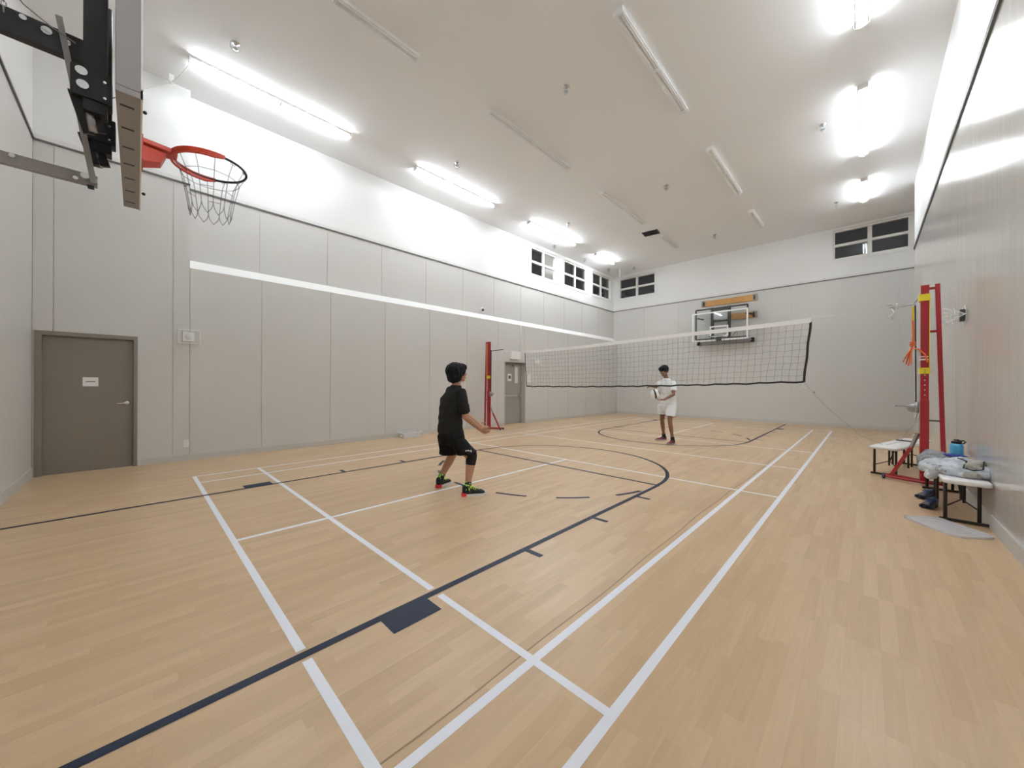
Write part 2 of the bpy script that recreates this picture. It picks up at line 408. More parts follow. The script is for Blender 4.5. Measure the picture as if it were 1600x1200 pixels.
def holed(mb, axis, lo, hi, u0, u1, z0, z1, holes):
    """wall slab between lo..hi along axis, spanning u (other axis) and z, with rectangular openings (ua,ub,za,zb)"""
    us = sorted({u0, u1, *[k for h_ in holes for k in h_[:2]]}); zs = sorted({z0, z1, *[k for h_ in holes for k in h_[2:]]})
    for i in range(len(us)-1):
        for j in range(len(zs)-1):
            um, zm = (us[i]+us[i+1])/2, (zs[j]+zs[j+1])/2
            if any(a < um < b and c < zm < d for a, b, c, d in holes): continue
            if axis == 'x': mb.box((lo, us[i], zs[j]), (hi, us[i+1], zs[j+1]))
            else: mb.box((us[i], lo, zs[j]), (us[i+1], hi, zs[j+1]))
G = .004
def panels(mb, axis, face, t, joints, z0, z1, holes=()):
    """panels of thickness t standing on the wall with narrow joints between them (face = outer plane)"""
    for a, b in zip(joints[:-1], joints[1:]):
        a2, b2 = a+G, b-G
        hs = [h_ for h_ in holes if h_[0] < b2 and h_[1] > a2]
        hs = [(max(h_[0], a2), min(h_[1], b2), h_[2], h_[3]) for h_ in hs]
        if axis == 'x': holed(mb, 'x', min(face, face-t), max(face, face-t), a2, b2, z0, z1, hs)
        else: holed(mb, 'y', min(face, face+t), max(face, face+t), a2, b2, z0, z1, hs)
SEG = [-1.38 + 1.247*i for i in range(-1, 14)]
D1 = (-1.545, -.54, 0, 2.05); D2 = (7.65, 8.625, 0, 2.045); YSTEP = .08
# left wall: lower part (full height up to the step at YSTEP), upper part set back
lw = MB()
holed(lw, 'x', XU-.25, XL-.012, YN-.2, YSTEP-.001, 0, ZT, [D1]); holed(lw, 'x', XU-.25, XL-.012, YSTEP, YB, 0, 3.285, [D2])
lj = [YN-.1] + [j for j in SEG if YN < j < YSTEP] + [YSTEP]
panels(lw, 'x', XL, .012, [YN, -1.38, -.13, YSTEP], .0, ZT, [(D1[0], D1[1], -1, D1[3])])
panels(lw, 'x', XL, .012, [YSTEP] + [j for j in SEG if YSTEP+.2 < j < YB] + [YB], .0, 3.285, [(D2[0], D2[1], -1, D2[3])])
holed(lw, 'x', XU-.25, XU-.012, YSTEP, YB, 3.3, ZT, [])
panels(lw, 'x', XU, .012, [YSTEP] + [j for j in SEG if YSTEP+.2 < j < YB] + [YB], 3.44, ZT)
struct(lw.build('wall_left', 'grey_panel'))
WL = [(9.13, 10.61, 5.2, 6.2), (11.1, 12.69, 5.2, 6.2), (13.15, 14.68, 5.2, 6.2)]
WB = [(-1.41, .29, 5.23, 6.17), (6.01, 7.71, 5.30, 6.25)]
lu = MB(); holed(lu, 'x', XU-.25, XU, YSTEP, YB+.2, ZT, ZC, WL); lu.box((XU-.25, YN-.2, ZT), (XL, YSTEP, ZC))
struct(lu.build('wall_left_upper', 'white_paint'))
# the sloping white sill
sl = MB(); sl.add([(XL+.002, YSTEP, 3.285), (XL+.002, YB, 3.285), (XU-.02, YB, 3.285), (XU-.02, YSTEP, 3.285), (XU-.02, YSTEP, 3.462), (XU-.02, YB, 3.462), (XU+.001, YB, 3.462), (XU+.001, YSTEP, 3.462)],
                  [(0,1,2,3),(4,5,6,7),(0,7,6,1),(3,2,5,4),(0,3,4,7),(1,6,5,2)])
struct(sl.build('trim_1', 'sill_white'))
# back wall
bw = MB(); holed(bw, 'y', YB+.012, YB+.25, XU-.25, XA, 0, ZT, []); 
panels(bw, 'y', YB, .012, [XU-.1, -.2, 1.25, 2.45, 3.71, 4.95, 6.22, 7.48, XA], 0, ZT)
struct(bw.build('wall_back', 'grey_panel'))
bu = MB(); holed(bu, 'y', YB, YB+.25, XU-.25, XA, ZT, ZC, WB); struct(bu.build('wall_back_upper', 'white_paint'))
# right wall with its return and the alcove beyond
rw = MB(); holed(rw, 'x', XR+.012, XR+.3, YN-.2, YR, 0, ZT, [])
RJ = [YN-.2] + [j for j in (-.6, .65, 1.9, 3.15, 4.4, 5.65, 6.9, 8.15, 9.4, 10.65, 11.9)] + [YR]
G = .0006
panels(rw, 'x', XR+.012, .012, RJ, 0, ZT); struct(rw.build('wall_right', 'gloss_panel'))
struct(MB().box((XR, YN-.2, ZT), (XR+.3, YR, ZC)).build('wall_right_upper', 'white_paint'))
struct(MB().box((XA, YR-.3, 0), (XA+.2, YB+.2, ZC)).box((XR+.3, YR-.3, 0), (XA, YR-.1, ZC)).build('wall_alcove', 'grey_panel'))
G = .004
# near wall
nw = MB(); holed(nw, 'y', YN-.25, YN-.012, XU-.25, XR+.3, 0, ZT, [])
for a, b in zip([XL+.001, .3, 1.55, 2.8, 4.05, 5.3, 6.55][:], [.3, 1.55, 2.8, 4.05, 5.3, 6.55, XR]): nw.box((a+G, YN-.012, 0), (b-G, YN, ZT))
struct(nw.build('wall_near', 'grey_panel'))
struct(MB().box((XU-.25, YN-.25, ZT), (XR+.3, YN, ZC)).build('wall_near_upper', 'white_paint'))
# trims at the top of the panels
def trim(n, a, b, axis, face, sgn):
    o = MB(); p = MB()
    if axis == 'x':
        o.box((min(face, face+sgn*.02), a, ZT-.012), (max(face, face+sgn*.02), b, ZT+.012)); p.box((min(face, face+sgn*.012), a, ZT+.012), (max(face, face+sgn*.012), b, ZT+.075))
    else:
        o.box((a, min(face, face+sgn*.02), ZT-.012), (b, max(face, face+sgn*.02), ZT+.012)); p.box((a, min(face, face+sgn*.012), ZT+.012), (b, max(face, face+sgn*.012), ZT+.075))
    t = struct(o.build('trim_%d' % n, 'dark_trim')); p.build('cap_strip', 'light_trim', t)
trim(2, YN+.02, YSTEP, 'x', XL, 1); trim(3, YSTEP+.001, YB-.02, 'x', XU, 1); trim(4, XU+.001, XA, 'y', YB, -1)
t5 = struct(MB().box((XR-.02, YN, ZT-.03), (XR, YR, ZT+.03)).build('trim_5', 'dark_trim')); trim(6, XL+.02, XR-.02, 'y', YN, 1)
# baseboards
struct(MB().box((XL, YN, 0), (XL+.01, D1[0]-.001, .1)).box((XL, D1[1]+.04, 0), (XL+.01, D2[0]-.03, .1)).box((XL, D2[1]+.03, 0), (XL+.01, YB, .1)).build('baseboard_left', 'grey_base'))
struct(MB().box((XL+.01, YB-.01, 0), (XA, YB, .1)).build('baseboard_back', 'grey_base'))
struct(MB().box((XR-.012, YN, 0), (XR, YR, .13)).build('baseboard_right', 'grey_base'))
struct(MB().box((XL+.01, YN, 0), (XR-.012, YN+.01, .13)).build('baseboard_near', 'grey_base'))

# ---------------------------------------------------------------- windows
def window(n, axis, plane, a, b, z0, z1, depth=.09):
    f = MB(); fw = .055
    def bx(u0, u1, c0, c1, d0, d1, mb):
        if axis == 'x': mb.box((plane-d1, u0, c0), (plane-d0, u1, c1))
        else: mb.box((u0, plane+d0, c0), (u1, plane+d1, c1))
    for (u0, u1, c0, c1) in ((a, b, z0, z0+fw), (a, b, z1-fw, z1), (a, a+fw, z0+fw, z1-fw), (b-fw, b, z0+fw, z1-fw)): bx(u0, u1, c0, c1, .03, .14, f)
    um = (a+b)/2; zm = z0 + (z1-z0)*.49
    bx(um-.05, um+.05, z0+fw, z1-fw, .04, .12, f); bx(a+fw, um-.05, zm-.04, zm+.04, .04, .12, f); bx(um+.05, b-fw, zm-.04, zm+.04, .04, .12, f)
    fr = struct(f.build('window_%d' % n, 'off_white', bevel=.004))
    for (u0, u1) in ((a+fw, um-.05), (um+.05, b-fw)):
        for (c0, c1) in ((z0+fw, zm-.04), (zm+.04, z1-fw)):
            g = MB()
            if axis == 'x': g.add([(plane-.085, u0, c0), (plane-.085, u1, c0), (plane-.085, u1, c1), (plane-.085, u0, c1)], [(0,1,2,3)])
            else: g.add([(u0, plane+.085, c0), (u1, plane+.085, c0), (u1, plane+.085, c1), (u0, plane+.085, c1)], [(0,1,2,3)])
            g.build('pane', 'glass', fr)
    # casing on the face of the wall
    cs = MB()
    for (u0, u1, c0, c1) in ((a-.07, b+.07, z0-.07, z0), (a-.07, b+.07, z1, z1+.03), (a-.07, a, z0, z1), (b, b+.07, z0, z1)):
        if axis == 'x': cs.box((plane, u0, c0), (plane+.012, u1, c1))
        else: cs.box((u0, plane-.012, c0), (u1, plane, c1))
    cs.build('casing', 'white_paint', fr)
for i, (a, b, c, d) in enumerate(WL): window(i+1, 'x', XU, a, b, c, d)
for i, (a, b, c, d) in enumerate(WB): window(i+4, 'y', YB, a, b, c, d)

# ---------------------------------------------------------------- doors
def door_left():
    f = MB(); y0, y1, _, z1 = D1
    f.box((XL-.12, y0, 0), (XL+.014, y0+.065, z1)).box((XL-.12, y1-.045, 0), (XL+.014, y1, z1)).box((XL-.12, y0+.065, z1-.06), (XL+.014, y1-.045, z1))
    f.box((XL-.12, y0+.065, 0), (XL-.09, y0+.085, z1-.06))
    fr = struct(f.build('door_1', 'taupe_frame', bevel=.003))
    lf = MB().box((XL-.09, y0+.067, .012), (XL-.045, y1-.047, z1-.062)).build('door_leaf', 'taupe_door', fr)
    MB().box((XL-.115, y0+.065, 0), (XL-.02, y1-.045, .009)).build('threshold', 'chrome', fr)
    hd = MB(); hy, hz, hx = y1-.115, 1.0, XL-.045
    hd.lathe([(.034, 0), (.034, .012), (.022, .02)], (hx, hy, hz), 20, 'x'); hd.tube([(hx+.02, hy, hz), (hx+.055, hy, hz)], .012)
    hd.tube([(hx+.055, hy+.008, hz), (hx+.058, hy-.03, hz), (hx+.054, hy-.075, hz-.004), (hx+.045, hy-.12, hz-.006)], [.011, .011, .009, .008])
    hd.build('door_handle', 'chrome', fr, True)
    MB().box((XL-.045, -1.11, 1.265), (XL-.0445, -.955, 1.40)).build('paper_sign', 'paper', fr)
    MB().box((XL-.0445, -1.08, 1.328), (XL-.0442, -.985, 1.338)).build('printed_line', 'ink', fr)
    for zz in (.3, 1.05, 1.75):
        MB().tube([(XL-.04, y0+.068, zz-.05), (XL-.04, y0+.068, zz+.05)], .008).build('hinge', 'taupe_frame', fr)
door_left()
def door_exit():
    y0, y1, _, z1 = D2; X0 = XL-.24
    f = MB().box((X0-.02, y0-.0, 0), (X0+.06, y0+.05, z1)).box((X0-.02, y1-.05, 0), (X0+.06, y1, z1)).box((X0-.02, y0+.05, z1-.05), (X0+.06, y1-.05, z1))
    fr = struct(f.build('door_2', 'grey_door'))
    MB().box((X0, y0+.052, .01), (X0+.045, y1-.052, z1-.052)).build('door_leaf', 'grey_door', fr)
    MB().box((X0+.045, y0+.06, .90), (X0+.06, y1-.06, .96)).tube([(X0+.09, y0+.08, .93), (X0+.09, y1-.09, .93)], .016).box((X0+.045, y1-.14, .86), (X0+.10, y1-.06, 1.02)).build('panic_bar', 'chrome', fr)
    MB().box((X0+.045, 8.32, 1.35), (X0+.05, 8.46, 1.92)).build('narrow_window', 'off_white', fr)
    MB().box((X0+.045, 7.98, 1.42), (X0+.048, 8.16, 1.66)).build('paper_notice', 'paper', fr)
    build_each(MB().box((X0+.048, 8.02, 1.50), (X0+.0485, 8.12, 1.60)), 'printed_block', 'ink', fr)
    MB().box((X0+.045, 8.2, 1.90), (X0+.11, 8.5, 1.97)).bar((X0+.08, 8.3, 1.98), (X0+.16, 8.0, 1.985), .02, .01).build('door_closer', 'steel', fr)
    j = MB().box((X0+.07, y0-.02, 0), (XL+.012, y0+.012, z1+.02)).box((X0+.07, y1-.012, 0), (XL+.012, y1+.02, z1+.02)).box((X0+.07, y0+.012, z1-.012), (XL+.012, y1-.012, z1+.02)).build('jamb', 'grey_base', fr)
door_exit()

# ================================================================ LIGHTS AND CEILING FITTINGS
def fixture(label, x, y0, y1, lit, group=None):
    on = 'tube_on' if x > 6 else 'tube_far' if y0 > 7 else 'tube_near' if x < 0 else 'tube_on'
    L = y1-y0; t = thing('ceiling_strip_light', label, 'light', (x, y0, ZC), 0, group)
    MB().box((-.055, 0, -.042), (.055, L, 0)).build('housing', 'off_white', t, bevel=.004)
    build_each(MB().prism([(-.06, -.01), (.06, -.01), (.06, 0), (-.06, 0)], -.08, 0).prism([(-.06, L), (.06, L), (.06, L+.01), (-.06, L+.01)], -.08, 0), 'end_plate', 'off_white', t)
    n = 2 if L > 1.5 else 1; seg = L/n
    for i in range(n):
        for sx in (-.034, .034):
            MB().tube([(sx, i*seg+.03, -.058), (sx, (i+1)*seg-.03, -.058)], .0125, 10).build('tube', on if lit else 'tube_off', t, True)
        build_each(MB().box((-.05, i*seg+.005, -.074), (.05, i*seg+.022, -.042)).box((-.05, (i+1)*seg-.022, -.074), (.05, (i+1)*seg-.005, -.042)), 'lamp_holder', 'white_plastic', t)
    g = MB(); k = int(L/.16)
    for sx in (-.078, -.03, .03, .078):
        z = -.10 if abs(sx) < .05 else -.07
        g.tube([(sx, 0, z), (sx, L, z)], .0032, 4)
    g.tube([(-.078, 0, -.02), (-.078, L, -.02)], .0022, 4); g.tube([(.078, 0, -.02), (.078, L, -.02)], .0022, 4)
    for i in range(k+1):
        y = L*i/k; g.tube([(-.078, y, -.004), (-.078, y, -.07), (-.03, y, -.10), (.03, y, -.10), (.078, y, -.07), (.078, y, -.004)], .003, 4)
    g.build('wire_guard', 'white_plastic', t)
    return t
L4 = [(0, 2.42), (3.9, 6.34), (7.82, 10.25), (11.65, 13.0)]
R1 = ['lit strip light along the left wall, nearest the hoop with the chain net', 'lit strip light second from the hoop in the row along the left wall',
      'lit strip light in the left wall row, beside the first high window', 'short lit strip light at the far end of the left wall row']
R2 = ['unlit caged strip light over the near court, cut by the top of the picture', 'unlit caged strip light in mid ceiling, above the player in black',
      'unlit caged strip light above the volleyball net, second row from the left', 'short unlit strip light beyond the dark ceiling vent']
R3 = ['unlit strip light near the camera, outside the top of the picture, third row', 'long unlit strip light cut by the top of the picture, third row from the left', 'unlit strip light in the third row, halfway down the hall',
      'short unlit strip light at the far end of the third row']
R4 = ['lit strip light overhead by the near end of the right wall', 'lit strip light high above the right wall, above the picture edge',
      'brightest long lit strip light above the right wall', 'short lit strip light in front of the right rear window']
for xs, labs, lit in ((-.64, R1, True), (1.88, R2, False), (4.43, R3, False), (6.745, R4, True)):
    for (a, b), lab in zip(L4, labs):
        if xs == 4.43 and a == 0: continue
        fixture(lab, xs, a, b, lit)
def sprinkler(lab, x, y, s=1.0):
    t = thing('sprinkler_head', lab, 'sprinkler', (x, y, ZC))
    MB().lathe([(.045*s, 0), (.045*s, -.006), (.02*s, -.012), (.012*s, -.03)]).build('escutcheon', 'chrome', t, True)
    m = MB().tube([(.012*s, 0, -.025), (.03*s, 0, -.05), (.012*s, 0, -.085)], .004*s, 6).tube([(-.012*s, 0, -.025), (-.03*s, 0, -.05), (-.012*s, 0, -.085)], .004*s, 6)
    m.tube([(0, 0, -.02), (0, 0, -.085)], .006*s, 6); m.build('frame_arms', 'steel', t, True)
    MB().lathe([(.03*s, -.083), (.034*s, -.087), (.01*s, -.09)]).build('deflector', 'steel', t, True)
    cg = MB()
    for i in range(6):
        a = PI*i/6; cg.tube([(math.cos(a)*.055*s, math.sin(a)*.055*s, -.002), (math.cos(a)*.06*s, math.sin(a)*.06*s, -.07), (0, 0, -.125*s), (-math.cos(a)*.06*s, -math.sin(a)*.06*s, -.07), (-math.cos(a)*.055*s, -math.sin(a)*.055*s, -.002)], .0016, 4)
    cg.build('wire_cage', 'steel', t)
for lab, x, y in (('caged sprinkler beside the lit light nearest the hoop', .14, .45), ('sprinkler between the first and second row of lights, before the net', .156, 4.48),
                  ('dark sprinkler in the middle of the near ceiling', 3.18, 4.45), ('sprinkler near the left rear windows, in line with the lit row', .16, 8.76),
                  ('sprinkler near the second unlit light row, above the net', 3.19, 8.69), ('caged sprinkler left of the bright light above the right wall', 6.19, 8.6),
                  ('sprinkler left of the short lit light by the right rear window', 6.2, 12.75), ('small sprinkler near the back wall, in the middle of the ceiling', 3.17, 12.85),
                  ('sprinkler beside the first high window on the left', -1.25, 9.9), ('sprinkler between the first and second high window on the left', -1.25, 11.85),
                  ('sprinkler above the third high window on the left', -1.23, 13.7), ('sprinkler in front of the left rear window', -.32, 14.2)):
    sprinkler(lab, x, y, 1.15)
v = thing('ceiling_vent', 'dark rectangular grille in the far ceiling', 'vent', (1.70, 11.24, ZC), math.radians(8))
MB().box((-.25, -.19, -.012), (.25, .19, 0)).build('vent_frame', 'dark_grey_metal', v)
g = MB()
for i in range(7): g.box((-.22, -.16+i*.05, -.022), (.22, -.145+i*.05, -.012))
build_each(g, 'louvre', 'black_metal', v)
tag(MB().box((-.03, -.03, -.34), (.03, .03, 0)).build('ceiling_junction_box', 'white_plastic', loc=(-.86, 14.0, ZC)), 'white box hanging from the ceiling in the far left corner', 'electrical box')

# ================================================================ LEFT WALL FITTINGS
def caged_box(lab, y0, y1, z0, z1, cat='alarm'):
    t = thing('caged_wall_alarm', lab, cat, (XL, y0, z0)); w_, h_ = y1-y0, z1-z0; d = .07
    MB().box((0, w_*.2, h_*.15), (.045, w_*.72, h_*.85)).build('alarm_body', 'white_plastic', t, bevel=.004)
    MB().ball((.045, w_*.45, h_*.5), (.02, w_*.13, h_*.2)).build('strobe_lens', 'off_white', t, True)
    c = MB()
    for k in (0, 1):
        c.bar((d, k*w_, 0), (d, k*w_, h_), .008, .008); c.bar((0, k*w_, 0), (d, k*w_, 0), .008, .008); c.bar((0, k*w_, h_), (d, k*w_, h_), .008, .008)
        c.bar((d, 0, k*h_), (d, w_, k*h_), .012, .012)
    for i in range(1, 8): c.tube([(0, w_*i/8, h_), (d, w_*i/8, h_), (d, w_*i/8, 0), (0, w_*i/8, 0)], .0022, 4)
    for i in range(1, 6): c.tube([(0, 0, h_*i/6), (d, 0, h_*i/6), (d, w_, h_*i/6), (0, w_, h_*i/6)], .0022, 4)
    c.build('wire_cage', 'white_plastic', t)
caged_box('white alarm in a wire cage on the left wall, right of the taupe door', -.07, .21, 1.995, 2.215)
caged_box('white caged alarm on the wall behind the left end of the net', 9.05, 9.45, 2.0, 2.2)
s = thing('wall_outlet', 'white electrical outlet low on the left wall near the taupe door', 'outlet', (XL, .04, .29))
MB().box((0, -.037, -.06), (.006, .037, .06)).build('cover_plate', 'white_plastic', s, bevel=.002)
build_each(MB().box((.006, -.016, .012), (.009, .016, .04)).box((.006, -.016, -.04), (.009, .016, -.012)), 'socket', 'off_white', s)
s = thing('exit_sign', 'white box exit sign above the grey exit door', 'sign', (XL, 8.1, 2.13))
MB().box((0, -.23, 0), (.09, .2, .26)).build('sign_box', 'white_plastic', s, bevel=.006); MB().box((.09, -.18, .05), (.093, .16, .21)).build('sign_face', 'paper', s)
tag(MB().tube([(XL+.018, 8.37, 2.39), (XL+.018, 8.37, 3.28)], .014).build('conduit', 'white_plastic', None, True), 'white vertical conduit from the exit sign up to the sloping sill', 'pipe')
tag(MB().box((XL, 8.70, 1.37), (XL+.03, 8.86, 1.66)).build('light_switch_box', 'white_plastic', bevel=.004), 'white box on the wall just right of the grey exit door', 'electrical box')
s = thing('security_camera', 'small white security camera on the left wall above the white sill', 'camera', (XU, 6.84, 3.60))
MB().lathe([(.07, 0), (.07, .03), (.05, .045)], (0,0,0), 20, 'x').build('mount', 'white_plastic', s, True)
MB().ball((.05, 0, -.01), .042).build('dome', 'dark_grey_metal', s, True)

# ================================================================ VOLLEYBALL NET
NY = 6.7
def interp(tab, x):
    for (a, p), (b, q) in zip(tab[:-1], tab[1:]):
        if x <= b: return p + (q-p)*(x-a)/(b-a)
    return tab[-1][1]
TOP = [(.22, 2.222), (.9, 2.214), (2.0, 2.228), (2.85, 2.258), (4.21, 2.303), (5.27, 2.328), (6.2, 2.362)]
BOT = [(.28, 1.262), (.9, 1.264), (1.96, 1.263), (2.84, 1.277), (4.2, 1.306), (5.28, 1.34), (6.12, 1.374)]
def topz(x): return interp(TOP, x)
def botz(x): return interp(BOT, x) + .004*math.sin(x*9)
net = thing('volleyball_net', 'black mesh volleyball net with white top band strung between red posts', 'net', (3.2, NY, 0))
X0, X1 = .235, 6.19
def P(u, v_, dy=0):   # u 0..1 across, v 0 top .. 1 bottom
    x = X0 + (X1-X0)*u; x += (.07*(1-u) - .085*u)*v_*(1 if u > .5 else 1)
    z = topz(X0 + (X1-X0)*u)*(1-v_) + botz(X0 + (X1-X0)*u)*v_
    return Vector((x-3.2, dy + .03*math.sin(u*PI)*math.sin(v_*PI), z))
tb = MB(); rs = []
for i in range(61):
    u = i/60; a = P(u, 0); rs.append([a + Vector((0, .006, 0)), a + Vector((0, .006, -.07)), a + Vector((0, -.006, -.07)), a + Vector((0, -.006, 0))])
tb.rings(rs); tb.build('top_band', 'net_tape', net)
bb = MB(); rs = []
for i in range(61):
    u = i/60; a = P(u, 1) + Vector((0, 0, .006*math.sin(i*1.9))); rs.append([a + Vector((0, .004, .014)), a + Vector((0, .004, -.014)), a + Vector((0, -.004, -.014)), a + Vector((0, -.004, .014))])
bb.rings(rs); bb.build('bottom_band', 'black_strap', net)
for u, wd in ((0, .008), (1, .016)):
    sb = MB(); rs = []
    for j in range(13):
        a = P(u, .06 + .94*j/12) + Vector((.004*math.sin(j*1.1), 0, 0)); rs.append([a + Vector((-wd, .004, 0)), a + Vector((wd, .004, 0)), a + Vector((wd, -.004, 0)), a + Vector((-wd, -.004, 0))])
    sb.rings(rs); sb.build('side_band', 'black_strap', net)
ms = MB(); NU, NV = 60, 9
def jit(i, j): return Vector((noise.noise(Vector((i*.7, j*.9, 1)))*.018, noise.noise(Vector((i*.7, j*.9, 5)))*.02, noise.noise(Vector((i*.5, j*.8, 9)))*.02))
for i in range(1, NU): ms.tube([P(i/NU, .07 + .93*j/NV) + (jit(i, j) if 0 < j < NV else Vector((0,0,0))) for j in range(NV+1)], .0017, 3, cap=False)
for j in range(1, NV): ms.tube([P(i/NU, .07 + .93*j/NV) + (jit(i, j) if 0 < i < NU else Vector((0,0,0))) for i in range(NU+1)], .0017, 3, cap=False)
ms.build('mesh', 'net_string', net)
# ropes
rp = MB(); rp.tube([(6.19-3.2, 0, 2.345), (6.6-3.2, .02, 2.372), (7.03-3.2, .04, 2.405)], .006, 6)
def knot(c, s_=.03, n=9, seed=1):
    rnd = random.Random(seed); pts = [Vector(c) + Vector((rnd.uniform(-1, 1)*s_*1.3, rnd.uniform(-1, 1)*s_, rnd.uniform(-1, 1)*s_)) for _ in range(n)]
    return pts
rp.tube(knot((7.06-3.2, .04, 2.41), .05, 18, 3), .009, 6); rp.tube([(7.05-3.2, .04, 2.39), (7.08-3.2, .03, 2.33), (7.03-3.2, .04, 2.28), (7.07-3.2, .05, 2.24)], .009, 6)
rp.tube([(7.1-3.2, .04, 2.41), (7.28-3.2, .06, 2.43)], .004, 6); rp.build('rope_right', 'white_rope', net, True)
rl = MB(); rl.tube([(.24-3.2, 0, 2.2), (-.45-3.2, 0, 2.24)], .005, 6); rl.tube(knot((-.5-3.2, 0, 2.22), .03, 8, 5), .008, 6)
rl.tube([(-.52-3.2, 0, 2.2), (-.62-3.2, 0, 2.12), (-.5-3.2, 0, 2.06), (-.6-3.2, 0, 2.0), (-.5-3.2, 0, 1.95)], .009, 6); rl.build('rope_left', 'white_rope', net, True)
ct = MB(); ct.tube([(6.11-3.2, 0, 1.36), (6.35-3.2, .2, 1.0), (6.75-3.2, .5, .55), (7.0-3.2, .62, .42), (7.15-3.2, .5, .5), (7.28-3.2, .2, .80), (7.31-3.2, .1, .98)], .0028, 5)
ct.build('loose_cord', 'cloth_beige', net, True)
dk = MB(); dk.tube([(6.09-3.2, 0, 1.36), (6.07-3.2, 0, 1.27)], .004, 5); dk.ball((6.07-3.2, 0, 1.25), .014); dk.ball((6.13-3.2, 0, 1.27), .009); dk.build('toggle', 'white_plastic', net, True)

# ================================================================ NET POSTS (local +x points outwards, away from the net)
def net_post(lab, x, y, sgn, hgt):
    t = thing('net_post', lab, 'net post', (x, y, 0)); S = sgn
    MB().box((-.0375, -.0375, .03), (.0375, .0375, hgt)).build('column', 'red_paint', t, bevel=.004)
    MB().box((-.041, -.041, .02), (.041, .041, 1.13)).build('outer_sleeve', 'red_paint', t, bevel=.004)
    hm = MB()
    for i in range(6): hm.lathe([(.007, 0), (.007, .003)], (0, -.0405, 1.2+i*.065), 10, 'y')
    build_each(hm, 'adjustment_hole', 'sole_white', t)
    br = MB(); br.bar((S*.11, 0, hgt-.0), (S*.175, 0, .06), .045, .035, (0, 1, 0)); br.build('rear_brace', 'red_paint', t, bevel=.003)
    MB().bar((S*.037, 0, hgt-.05), (S*.11, 0, hgt-.05), .03, .03).build('rung', 'red_paint', t); MB().bar((S*.037, 0, hgt-.62), (S*.13, 0, hgt-.62), .03, .03).build('rung', 'red_paint', t)
    MB().bar((S*.04, 0, .86), (S*.15, 0, .86), .02, .018).build('rung', 'dark_grey_metal', t)
    bs = MB()
    for q in (-1, 1): bs.tube([(S*.19, q*.03, .04), (0, q*.06, .04), (-S*.15, q*.09+.07, .04), (-S*.31, q*.075+.14, .04), (-S*.36, q*.05+.16, .04)], .018, 8)
    bs.build('base_rails', 'red_paint', t, True)
    for q in (-1, 1): MB().lathe([(.028, -.014), (.03, 0), (.028, .014)], (-S*.375, q*.055+.165, .03), 16, 'x').build('wheel', 'shoe_navy', t, True)
    MB().bar((-S*.30, .14, .05), (-S*.11, .05, .49), .034, .034).build('diagonal_strut', 'red_paint', t); MB().bar((-S*.115, .055, .475), (-S*.055, .01, .68), .038, .03).build('strut_sleeve', 'grey_metal', t)
    wn = MB().lathe([(.05, -.02), (.055, -.015), (.03, -.01), (.03, .02), (.055, .025), (.05, .03)], (-S*.105, 0, 1.02), 20, 'y').box((min(-S*.09, -S*.05), -.03, .96), (max(-S*.09, -S*.05), .03, 1.10))
    wn.build('winch', 'steel', t, True)
    MB().bar((-S*.10, -.03, 1.035), (-S*.27, -.035, 1.045), .03, .012).tube([(-S*.26, -.03, 1.045), (-S*.26, -.09, 1.045)], .012).build('winch_handle', 'grey_metal', t)
    MB().bar((-S*.075, 0, 1.08), (-S*.085, 0, hgt-.25), .012, .028).build('winch_strap', 'black_strap', t)
    if S > 0: MB().box((-.055, -.048, hgt-.21), (.048, .048, hgt-.12)).build('yellow_collar', 'yellow', t, bevel=.003)
    lc = MB().box((-.05, -.048, 1.48), (.048, .048, 1.56)).build('yellow_collar', 'yellow', t, bevel=.003)
    MB().box((-.012, -.0495, 1.495), (.012, -.048, 1.50)).box((-.012, -.0495, 1.53), (.012, -.048, 1.535)).box((-.002, -.0495, 1.5), (.002, -.048, 1.53)).build('stencil_mark', 'ink', lc)
    if S > 0: MB().box((.0375, -.038, 1.56), (.045, -.01, hgt-.21)).build('yellow_edge_strip', 'yellow', t)
    return t
pr_ = net_post('tall red net post beside the benches on the right', 7.36, 6.78, 1, 2.66)
build_each(MB().box((-.045, -.042, 1.66), (.03, .042, 1.68)).box((-.045, -.042, 1.70), (.03, .042, 1.715)), 'white_tape', 'paper', pr_)
MB().tube([(-.055, -.02, 2.5), (-.10, -.02, 2.44), (-.12, -.02, 2.40), (-.07, -.02, 2.47)], .005, 6).tube([(-.12, -.02, 2.42), (-.20, -.02, 2.40), (-.25, -.03, 2.41), (-.2, -.03, 2.43), (-.12, -.02, 2.42)], .005, 6).build('carabiner', 'steel', pr_, True)
pl = net_post('red net post against the left wall, left of the exit door', -1.10, 6.62, -1, 2.55)
MB().tube([(.06, .0, 2.28), (.30, .04, 2.29), (.52, .08, 2.30)], .010, 6).build('net_strap', 'black_strap', pl)
MB().box((-.085, -.03, 1.45), (-.04, .03, 2.5)).build('tan_pad', 'wood_board', pl)
o_r = MB()
o_r.tube([(7.255, 6.74, 2.38), (7.25, 6.74, 2.2), (7.257, 6.74, 2.0), (7.25, 6.74, 1.86)], .011, 8)
for i in range(3): o_r.tube([(7.25 + .024*math.cos(a), 6.74 + .024*math.sin(a), 1.86+i*.022) for a in [k*PI/6 for k in range(12)]], .009, 6, close=True)
for dx, dy, L_ in ((-.09, .0, .22), (-.06, .02, .25), (-.04, -.02, .27), (-.075, -.01, .17)):
    b_ = Vector((7.25, 6.74, 1.86)); o_r.tube([b_, b_ + Vector((dx*.5, dy, -L_*.5)), b_ + Vector((dx, dy, -L_)), b_ + Vector((dx*.8+.02, dy+.01, -L_*.95)), b_ + Vector((dx*.35, dy, -L_*.4)), b_], .007, 6)
o_r.tube([(7.25, 6.73, 1.83), (7.31, 6.70, 1.80), (7.36, 6.69, 1.73), (7.38, 6.69, 1.63)], .009, 6)
